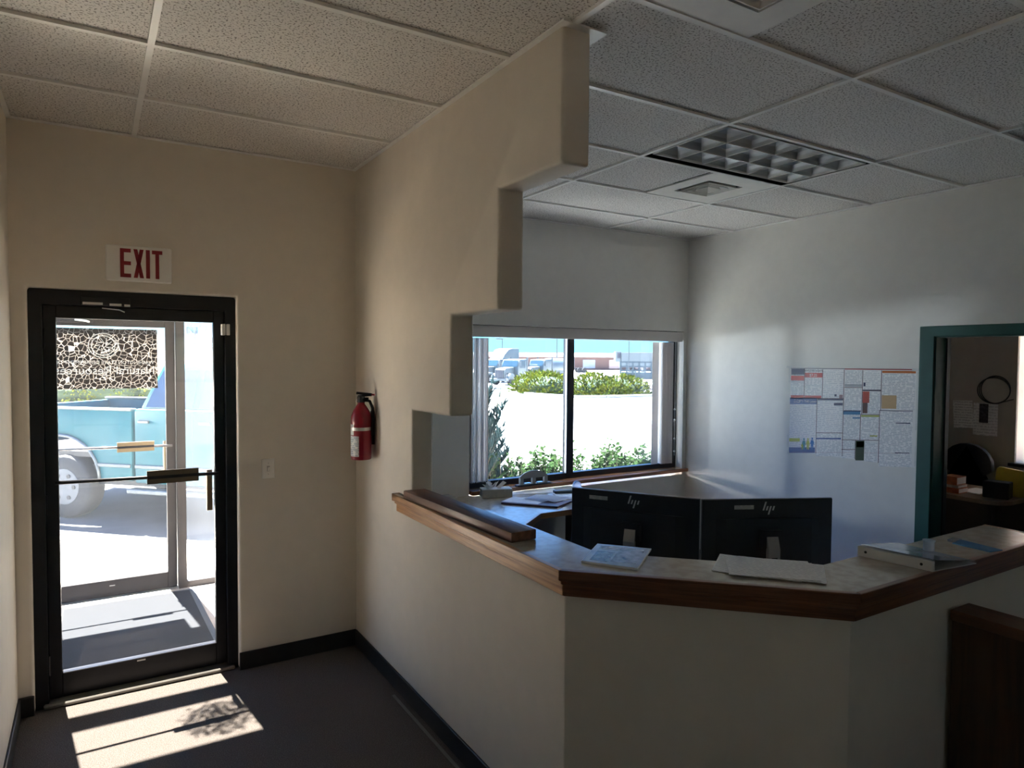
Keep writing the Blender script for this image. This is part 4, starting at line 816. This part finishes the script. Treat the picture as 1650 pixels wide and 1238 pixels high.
sidewin(1.10,1.70,1.70,1.24); sidewin(1.78,2.62,2.24,1.78)
m = MB(); m.face([(2.80,.12,1.32),(2.80,BW_-.12,1.32),(2.27,BW_-.25,1.76),(2.27,.25,1.76)]); m.bm.normal_update(); m.xf(Matrix.Translation((.012,0,.008))); m.build('windshield', PGL, pu)
veh('fender', side_panel(2.76,3.80,.48,1.16,3.02,.50,.95), 0, BW_, TP, .04)
MB().box((3.78,.05,.42), (3.90,BW_-.05,.68)).bevel(.03,2).build('bumper', TPL, pu); MB().box((3.80,.4,.75), (3.815,BW_-.4,1.05)).build('grille', BLACKP, pu)
for y_ in (.12,BW_-.36): MB().box((3.795,y_,.82), (3.812,y_+.24,1.02)).build('headlight', TPL, pu)
for x in (1.74,): MB().box((x-.004,-.002,.56), (x+.004,.002,1.28)).build('door_seam', BLACKP, pu)
for x in (1.05,1.83): MB().box((x,-.022,1.135), (x+.14,.0,1.165)).bevel(.006,2).build('door_handle', TPL, pu)
MB().box((.50,-.015,.63), (.94,.01,.67)).bevel(.006,1).build('side_molding', TPL, pu); MB().box((1.0,-.015,.63), (2.7,.01,.67)).bevel(.006,1).build('side_molding', TPL, pu)
MB().box((.95,-.08,.36), (2.55,.05,.41)).bevel(.01,1).build('running_board', TPL, pu); MB().box((2.42,-.20,1.33), (2.52,-.02,1.50)).bevel(.02,2).build('wing_mirror', TP, pu)
for x0_, r0, hgt in ((0,.53,.97),(3.02,.50,.95)):
    MB().tube([(x0_-r0*math.cos(math.pi*i/14), -.008, .48+(hgt-.48)*math.sin(math.pi*i/14)) for i in range(15)], .018, 6).build('wheel_arch_trim', TPL, pu, smooth=True)
for x0_ in (0,3.02):
    for y_, sg in ((.03,1),(BW_-.03,-1)):
        wh = MB().lathe([(.22,0),(.34,.0),(.37,.03*sg),(.37,.20*sg),(.34,.23*sg),(.2,.23*sg)], (x0_,y_,.37), 28, 'y').build('wheel', TYRE, pu, smooth=.8)
        MB().lathe([(.03,.004*-sg),(.10,-.010*sg),(.205,-.004*sg),(.22,.02*sg),(.10,.05*sg)], (x0_,y_,.37), 24, 'y').build('rim', RIM, wh, smooth=.5)
        for k in range(6): a = k*math.pi/3; MB().cyl((x0_+.14*math.cos(a),y_-.014*sg,.37+.14*math.sin(a)), (x0_+.14*math.cos(a),y_+.01*sg,.37+.14*math.sin(a)), .025, 8).build('rim_hole', BLACKP, wh)
MB().box((-1.0,.15,.40), (3.7,BW_-.15,.62)).build('chassis', BLACKP, pu)
# --- lorries across the lot
LWH = M('lorry_white', (0.0690,0.0870,0.0930), .4, var=.05); LGL = M('lorry_glass', (0.0210,0.0420,0.0595), .1); LGR = M('lorry_grille', (0.0330,0.0360,0.0510), .35, .6); LCH = M('lorry_chrome', (0.0840,0.0960,0.1080), .3, .5)
def lorry(loc, hd, label, sleeper=0., tank=0.):
    t = root('semi_truck', (loc[0],loc[1],gz(loc[1])), label, 'truck', 'trucks parked across the lot', None, hd)
    MB().prism([(.6,.75),(2.45,.75),(2.45,1.55),(2.2,1.72),(.6,1.85)], -.62, .62, 'y').bevel(.06,2).build('hood', LWH, t, smooth=.6)
    for s_ in (-1,1):
        MB().prism([(1.15,.55),(2.5,.55),(2.4,.95),(1.95,1.2),(1.4,1.15)], .6*s_, 1.12*s_, 'y').bevel(.06,2).build('fender', LWH, t)
        MB().box((2.35,min(.72*s_,1.0*s_),.95), (2.45,max(.72*s_,1.0*s_),1.12)).build('headlight', LCH, t)
        MB().box((.45,min(1.2*s_,1.34*s_),1.9), (.55,max(1.2*s_,1.34*s_),2.5)).build('wing_mirror', LCH, t)
        MB().cyl((-1.2,1.05*s_,.9), (-1.2,1.05*s_,3.5 if sleeper else 2.9), .09, 10).build('exhaust_stack', LCH, t)
        for xw in (1.75,-2.3,-3.3) if not tank else (1.75,-3.4): MB().cyl((xw,.75*s_,.5), (xw,1.12*s_,.5), .5, 18).build('wheel', TYRE, t, smooth=.8)
        MB().cyl((-.9,.75*s_,.65), (.4,.75*s_,.65), .32, 14).build('fuel_tank', LCH, t, smooth=.8)
    MB().box((2.45,-.5,.72), (2.52,.5,1.58)).build('grille', LGR, t)
    for k in range(5): MB().box((2.52,-.42+k*.2,.75), (2.54,-.38+k*.2,1.55)).build('grille_bar', LCH, t)
    MB().box((2.45,-1.15,.42), (2.62,1.15,.70)).bevel(.03,1).build('bumper', LCH, t)
    MB().prism([(-1.1,.9),(.6,.9),(.6,1.85),(.25,2.62),(-1.1,2.70)], -1.08, 1.08, 'y').bevel(.06,2).build('cab', LWH, t, smooth=.6)
    m = MB(); m.face([(.60,-.95,1.90),(.60,.95,1.90),(.29,.9,2.52),(.29,-.9,2.52)]); m.xf(Matrix.Translation((.03,0,.01))); m.build('windshield', LGL, t)
    for s_ in (-1,1): m = MB(); m.face([(-.75,1.09*s_,1.75),(.30,1.09*s_,1.75),(.12,1.09*s_,2.45),(-.75,1.09*s_,2.5)]); m.build('side_window', LGL, t)
    MB().box((-5.0 if tank else -3.7,-.45,.75), (-1.0,.45,.95)).build('frame_rails', BLACKP, t)
    if sleeper: MB().prism([(-2.9,.9),(-.9,.9),(-.2,2.6),(-.5,3.2),(-1.1,3.75),(-1.7,3.9),(-2.9,3.9)], -1.15, 1.15, 'y').bevel(.12,3).build('sleeper', LWH, t, smooth=.6)
    if tank: MB().lathe([(.5,-1.35),(1.0,-1.45),(1.08,-1.8),(1.08,-4.6),(.95,-4.95),(.4,-5.05)], (0,0,1.75), 20, 'x').build('tank', LWH, t, smooth=.8); MB().box((-4.9,-1.0,.9), (-1.4,1.0,1.3)).build('tank_skid', LCH, t)
    return t
lorry((37.7,63.4), math.radians(195), 'white truck with a tall sleeper at the left edge of the window view', sleeper=1)
lorry((36.3,57.2), math.radians(205), 'white truck with a big grille in the middle of the parked trucks')
lorry((43.1,62.4), math.radians(200), 'white truck with a round tank body behind the left hedge', tank=1)
# trailer
tl_ = root('refrigerated_trailer', (96,94,-1), 'long white refrigerated trailer behind the right hedge', 'trailer', None, None, math.radians(-29))
TW = M('trailer_white', (0.0783,0.0957,0.1044), .45, var=.03)
MB().box((-10.5,-1.3,1.15), (12,1.3,4.05)).bevel(.04,1).build('box', TW, tl_); MB().box((-11.6,-1.0,2.2), (-10.5,1.0,4.2)).bevel(.08,2).build('cooling_unit', TW, tl_); MB().box((-11.3,-1.03,2.9), (-10.6,-1.0,3.9)).build('cooling_grille', LGR, tl_)
MB().box((-10.4,-1.31,1.15), (12,-1.30,1.28)).build('skirt_rail', LGR, tl_); MB().box((4.0,-1.31,1.3), (4.06,-1.30,4.0)).build('seam', LGR, tl_)
for x in (-8.0,8.2,9.5): MB().cyl((x,-1.25,.5), (x,1.25,.5), .5, 16).build('wheel', TYRE, tl_)
for x in (-6.0,): MB().box((x-.08,-.9,0), (x+.08,.9,1.2)).build('landing_leg', LGR, tl_)
lorry((77.5,104.0), math.radians(155), 'distant white truck in front of the trailer')
# stake bed truck
st = root('stake_truck', (55.6,57.0,-1), 'dark grey stake bed truck at the right of the window view', 'truck', None, None, math.radians(-44))
SGR = M('stake_grey', (.5*0.0330,0.0360,0.0510), .6, var=.1)
MB().box((-3.6,-1.1,.95), (6,1.1,1.2)).build('deck', SGR, st); MB().box((-3.4,-1.05,.35), (6,1.05,.95)).build('underbody', SGR, st)
for k in range(13): MB().box((-3.6+k*.72,-1.14,1.2), (-3.40+k*.72,-1.02,2.5)).build('stake', SGR, st)
for z in (1.28,1.78,2.32): MB().box((-3.6,-1.12,z), (5.4,-1.06,z+.18)).build('slat', SGR, st)
for x in (-2.4,3.0): MB().cyl((x,-1.15,.45), (x,1.1,.45), .45, 14).build('wheel', TYRE, st)
# far building
fb = root('warehouse', (110,130,-1), 'long low pinkish warehouse beyond the trucks', 'building', None, None, math.radians(-31))
MB().box((-50,-6,0), (45,6,3.1)).build('wall', M('warehouse_pink', (0.0992,0.0527,0.0434), .8, var=.08, scale=.3), fb); MB().prism([(-6.5,3.1),(6.5,3.1),(6.3,3.45),(0,4.2),(-6.3,3.45)], -50.5, 45.5, 'x').build('roof', M('warehouse_roof', (0.2100,0.1800,0.1650), .6), fb)
for k in range(14): MB().box((-46+k*6.4,-6.06,.4), (-43+k*6.4,-6.0,2.5)).build('dock_door', M('dock_%d' % k, (.34,.24,.21) if k % 3 else (.2,.22,.25), .6), fb)
PG = M('pole_grey', (0.0490,0.0595,0.0700), .5, .3)
for (x, y, h_, lab) in ((54.85,90.64,5.9,'short grey light pole above the sleeper truck'),(63.7,87.92,10.5,'tall light pole behind the tank truck'),(75.95,84.16,10.5,'tall light pole in front of the trailer')):
    t = root('light_pole', (x,y,-1), lab, 'light pole', 'parking lot light poles')
    MB().cyl((x,y,-1), (x,y,-1+h_), .12, 8, .08).build('pole', PG, t); MB().box((x-1.1,y-.15,h_-1.15), (x+.1,y+.15,h_-.95)).build('lamp_head', PG, t)
fpx = [(31.9,51.3),(45.3,54.8),(50.5,54.0),(34.6,52.5)]
for k, (x, y) in enumerate(fpx):
    tag(MB().cyl((x,y,gz(y)), (x,y,gz(y)+1.5), .05, 6).build('fence_post', PG), ('thin fence post in front of the middle truck','thin fence post behind the right hedge','thin fence post beside the stake bed truck','thin fence post between the parked trucks')[k], 'fence post', 'fence posts')
# kerbs
KB = M('kerb_concrete', (0.2100,0.2100,0.2150), .9, var=.1)
def kerb(pts, lab):
    m = MB()
    for a, c_ in zip(pts, pts[1:]):
        p = V(*a); q = V(*c_); d = (q-p).normalized(); nn = V(-d.y,d.x)*.12; z0 = gz(p.y); z1 = gz(q.y)
        A = [m.bm.verts.new((v.x,v.y,z+h)) for h in (-.05,.16) for v, z in ((p-nn,z0),(q-nn,z1),(q+nn,z1),(p+nn,z0))]
        for f in ((0,1,5,4),(1,2,6,5),(2,3,7,6),(3,0,4,7),(4,5,6,7)): m.bm.faces.new([A[i] for i in f])
    S(m.build('kerb', KB), lab, 'kerb')
kerb([(27.0,50.5),(29.6,48.2),(29.9,46.0),(28.6,43.4)], 'concrete kerb left of the yellow green hedge')
kerb([(25.6,40.0),(24.0,34.0),(23.0,28.6),(24.5,27.4),(28.6,27.1),(36,26.5)], 'curved concrete kerb in front of the hedges')
# hedges
HL = leafmat('hedge_leaf', (.022,.045,.010), (.085,.080,.005), .2)
HC = M('hedge_core', (.03,.05,.02), .9, var=.3, scale=5)
def hedge(lumps, lab, n_):
    c0 = lumps[0]; t = root('juniper_hedge', (c0[0],c0[1],gz(c0[1])), lab, 'hedge', 'hedges across the lot')
    core = MB(); lf_ = MB()
    for (x, y, r, h_) in lumps:
        z = gz(y); core.ball((x,y,z+h_*.30), 1.0, 2, (r*.86,r*.86,h_*.58))
        for k in range(n_):
            u = random.uniform(-.1,1); a = random.uniform(0,6.283); s_ = math.sqrt(max(0,1-u*u)); j = random.uniform(.9,1.10)
            p = V(x+r*s_*math.cos(a)*j, y+r*s_*math.sin(a)*j, z+.10+(h_-.10)*max(u,0)*j); o_ = V(s_*math.cos(a), s_*math.sin(a), u+.25).normalized()
            tdir = (o_*.5+V(random.uniform(-1,1),random.uniform(-1,1),random.uniform(-.2,.6))).normalized(); e_ = tdir.cross(o_).normalized() if tdir.cross(o_).length > .01 else V(1,0,0)
            L = random.uniform(.10,.24); w = L*.28
            lf_.face([p-e_*w, p+tdir*L*.6-e_*w*.8+o_*.03, p+tdir*L+o_*.06, p+tdir*L*.6+e_*w*.8+o_*.03, p+e_*w])
    core.build('core', HC, t, smooth=True); lf_.build('foliage', HL, t); return t
hedge([(27.6,39.2,2.1,1.55),(26.6,36.6,1.9,1.45),(28.6,41.0,1.3,1.2)], 'large yellow green juniper hedge left of the window mullion', 1500)
hedge([(26.8,31.6,1.7,1.35),(28.2,30.4,1.8,1.25),(27.0,29.8,1.1,.75)], 'yellow green juniper hedge right of the window mullion', 1400)
hedge([(31.0,28.7,1.0,1.25),(30.4,28.0,.6,.7)], 'smaller yellow green hedge mound at the right end', 900)
hedge([(-3.5,46,3.0,1.5),(-.6,46,3.0,1.6),(2.6,45.5,2.6,1.5),(5.5,46,2.4,1.4)], 'yellow green hedge seen over the pickup bed', 700)
S(MB().box((30.0,27.6,gz(27.6)-.05), (38,30.5,gz(27.6)+.05)).build('lawn', M('lawn_green', (0.0210,0.0385,0.0105), .9, var=.3, scale=8)), 'small green lawn patch beside the right hedge', 'lawn')
# dormant purple shrub
m = MB()
for k in range(60):
    a = random.uniform(0,6.28); m.tube([(29.1,28.0,gz(29)),(29.1+.3*math.cos(a),28.0+.3*math.sin(a),gz(29)+.35),(29.1+.55*math.cos(a+.3),28.0+.5*math.sin(a+.3),gz(29)+random.uniform(.4,.85))], [.02,.016,.008], 4)
tag(m.build('bare_shrub', M('twig_mauve', (.16,.12,.16), .9)), 'small mauve bare shrub between the right hedges', 'shrub')
# near shrubs and juniper
SLF = leafmat('shrub_leaf', (.018,.038,.012), (.046,.074,.025), .4); STM = M('shrub_stem', (.08,.06,.035), .9, var=.2)
def shrub(x, y, r, h_, n_, lab):
    t = root('leafy_shrub', (x,y,-.1), lab, 'shrub', 'leafy shrubs under the window'); lf_ = MB(); sm_ = MB()
    for s_ in range(n_):
        a = random.uniform(0,6.28); rr = r*math.sqrt(random.random()); hh = h_*(1-.45*(rr/r)**2)*random.uniform(.72,1.08)
        b0 = V(x+.15*rr*math.cos(a), y+.15*rr*math.sin(a), -.1); tip = V(x+rr*math.cos(a), y+rr*math.sin(a), -.1+hh); mid = b0.lerp(tip,.5)+V(.3*rr*math.cos(a),.3*rr*math.sin(a),0)
        sm_.tube([b0,mid,tip], [.007,.005,.002], 4)
        for k in range(34):
            u = random.uniform(.12,1.0); p = b0*(1-u)**2+mid*2*u*(1-u)+tip*u*u; d = V(random.uniform(-1,1),random.uniform(-1,1),random.uniform(-.3,.8)).normalized(); e_ = d.cross(V(random.uniform(-1,1),random.uniform(-1,1),1)).normalized(); L = random.uniform(.045,.075); w = L*.32
            lf_.face([p, p+d*L*.45+e_*w, p+d*L, p+d*L*.45-e_*w])
    sm_.build('stems', STM, t); lf_.build('foliage', SLF, t); return t
shrub(2.38,2.15,.38,.86,187,'leafy green shrub below the dark juniper outside the window')
shrub(2.95,2.25,.42,.86,199,'leafy green shrub left of the window mullion')
shrub(3.42,2.35,.20,.92,24,'sparse leafy twigs right beside the window mullion')
shrub(3.92,2.25,.36,.86,187,'leafy green shrub under the right window pane')
shrub(4.48,2.25,.34,.80,147,'leafy green shrub at the right edge of the window')
jn = root('dark_juniper', (2.0,2.45,-.1), 'dark blue green juniper at the left of the office window', 'conifer'); nd_ = MB(); br = MB()
for k in range(170):
    a = random.uniform(-1.9,1.6); hgt = random.uniform(.35,1.62); reach = (.10+.75*random.random()**1.5)*(1.15-.42*hgt)
    b0 = V(2.0,2.45,hgt*.28); tip = V(2.0+reach*math.cos(a), 2.45+.7*reach*math.sin(a), hgt); mid = V(2.0+.62*reach*math.cos(a), 2.45+.45*reach*math.sin(a), hgt*.60)
    br.tube([b0,mid,tip], [.012,.008,.003], 4)
    for j in range(50):
        u = random.uniform(.22,1.0); p = b0*(1-u)**2+mid*2*u*(1-u)+tip*u*u; d = (V(random.uniform(-.6,.6),random.uniform(-.6,.6),random.uniform(.3,1.2))).normalized(); e_ = d.orthogonal().normalized(); L = random.uniform(.07,.14); w = .015
        e2 = d.cross(e_); nd_.face([p-e_*w, p+d*L, p+e_*w]); nd_.face([p-e2*w, p+d*L, p+e2*w])
br.build('branches', STM, jn); nd_.build('foliage', leafmat('juniper_needle', (.018,.034,.034), (.045,.075,.075), .2), jn); MB().cyl((2.0,2.45,-.1), (2.0,2.45,.6), .04, 8, .02).build('trunk', STM, jn)
# far view over the pickup: bank, bare trees, sign gantry
bk_ = MB(); n_ = 40
rows = []
for i in range(n_+1):
    x = -60+102*i/n_; z = 2.4+.5*math.sin(i*1.7)+.3*math.sin(i*.6)
    rows.append([bk_.bm.verts.new(p) for p in ((x,95,-1),(x,104,z*.72),(x,112,z),(x,135,z*.9))])
for A, B in zip(rows, rows[1:]):
    for k in range(3): bk_.bm.faces.new((A[k],B[k],B[k+1],A[k+1]))
S(bk_.build('hill', M('bank_tan', (0.0850,0.0500,0.0400), .95, var=.2, scale=.12)), 'reddish tan earth bank beyond the parking lot', 'hill')
TRM = M('bare_twig', (.09,.10,.11), .9)
for k, (x, y, h_, lab) in enumerate(((15.5,140,7,'bare tree left of the sign gantry'),(20,150,6,'bare tree below the left gantry post'),(24.5,150,7.5,'bare tree under the gantry signs'),(29,152,6.5,'bare tree right under the gantry'),(33,150,7.2,'bare tree at the right of the gantry'),(11.5,140,6.5,'bare tree seen beside the film on the outer door'))):
    t = root('bare_tree', (x,y,-1), lab, 'tree', 'bare trees on the skyline'); m = MB(); m.cyl((x,y,-1.0), (x,y,1.5+h_*.75), .16, 6, .05); m.build('trunk', TRM, t); m = MB()
    for j in range(46):
        a = random.uniform(0,6.28); z0 = 1.8+h_*random.uniform(.12,.6); L = h_*random.uniform(.14,.36); m.tube([(x,y,z0),(x+L*.5*math.cos(a),y+L*.5*math.sin(a),z0+L*.6),(x+L*.62*math.cos(a),y+L*.62*math.sin(a),z0+L*1.15)], [.06,.04,.015], 4)
    m.build('branches', TRM, t)
gt = root('sign_gantry', (27,214,0), 'distant highway sign gantry above the bare trees', 'sign gantry')
for x in (22.0,24.4): MB().cyl((x,214,-1), (x,214,10.2), .22, 8).build('post', PG, gt)
for z in (8.0,9.9): MB().box((22.0,213.9,z), (33.5,214.1,z+.16)).build('beam', PG, gt)
for x in (24.8,27.2): MB().box((x,213.6,7.5), (x+1.9,213.75,10.2)).build('sign_panel', M('gantry_sign_%d' % int(x), (.13,.17,.20), .6), gt)

for o in bpy.data.objects:                                  # leaves, twigs and small print are too small to pick apart one by one
    if o.parent and o.name.split('.')[0] in ('foliage', 'stems', 'branches', 'lettering', 'tissue'): o['kind'] = 'stuff'
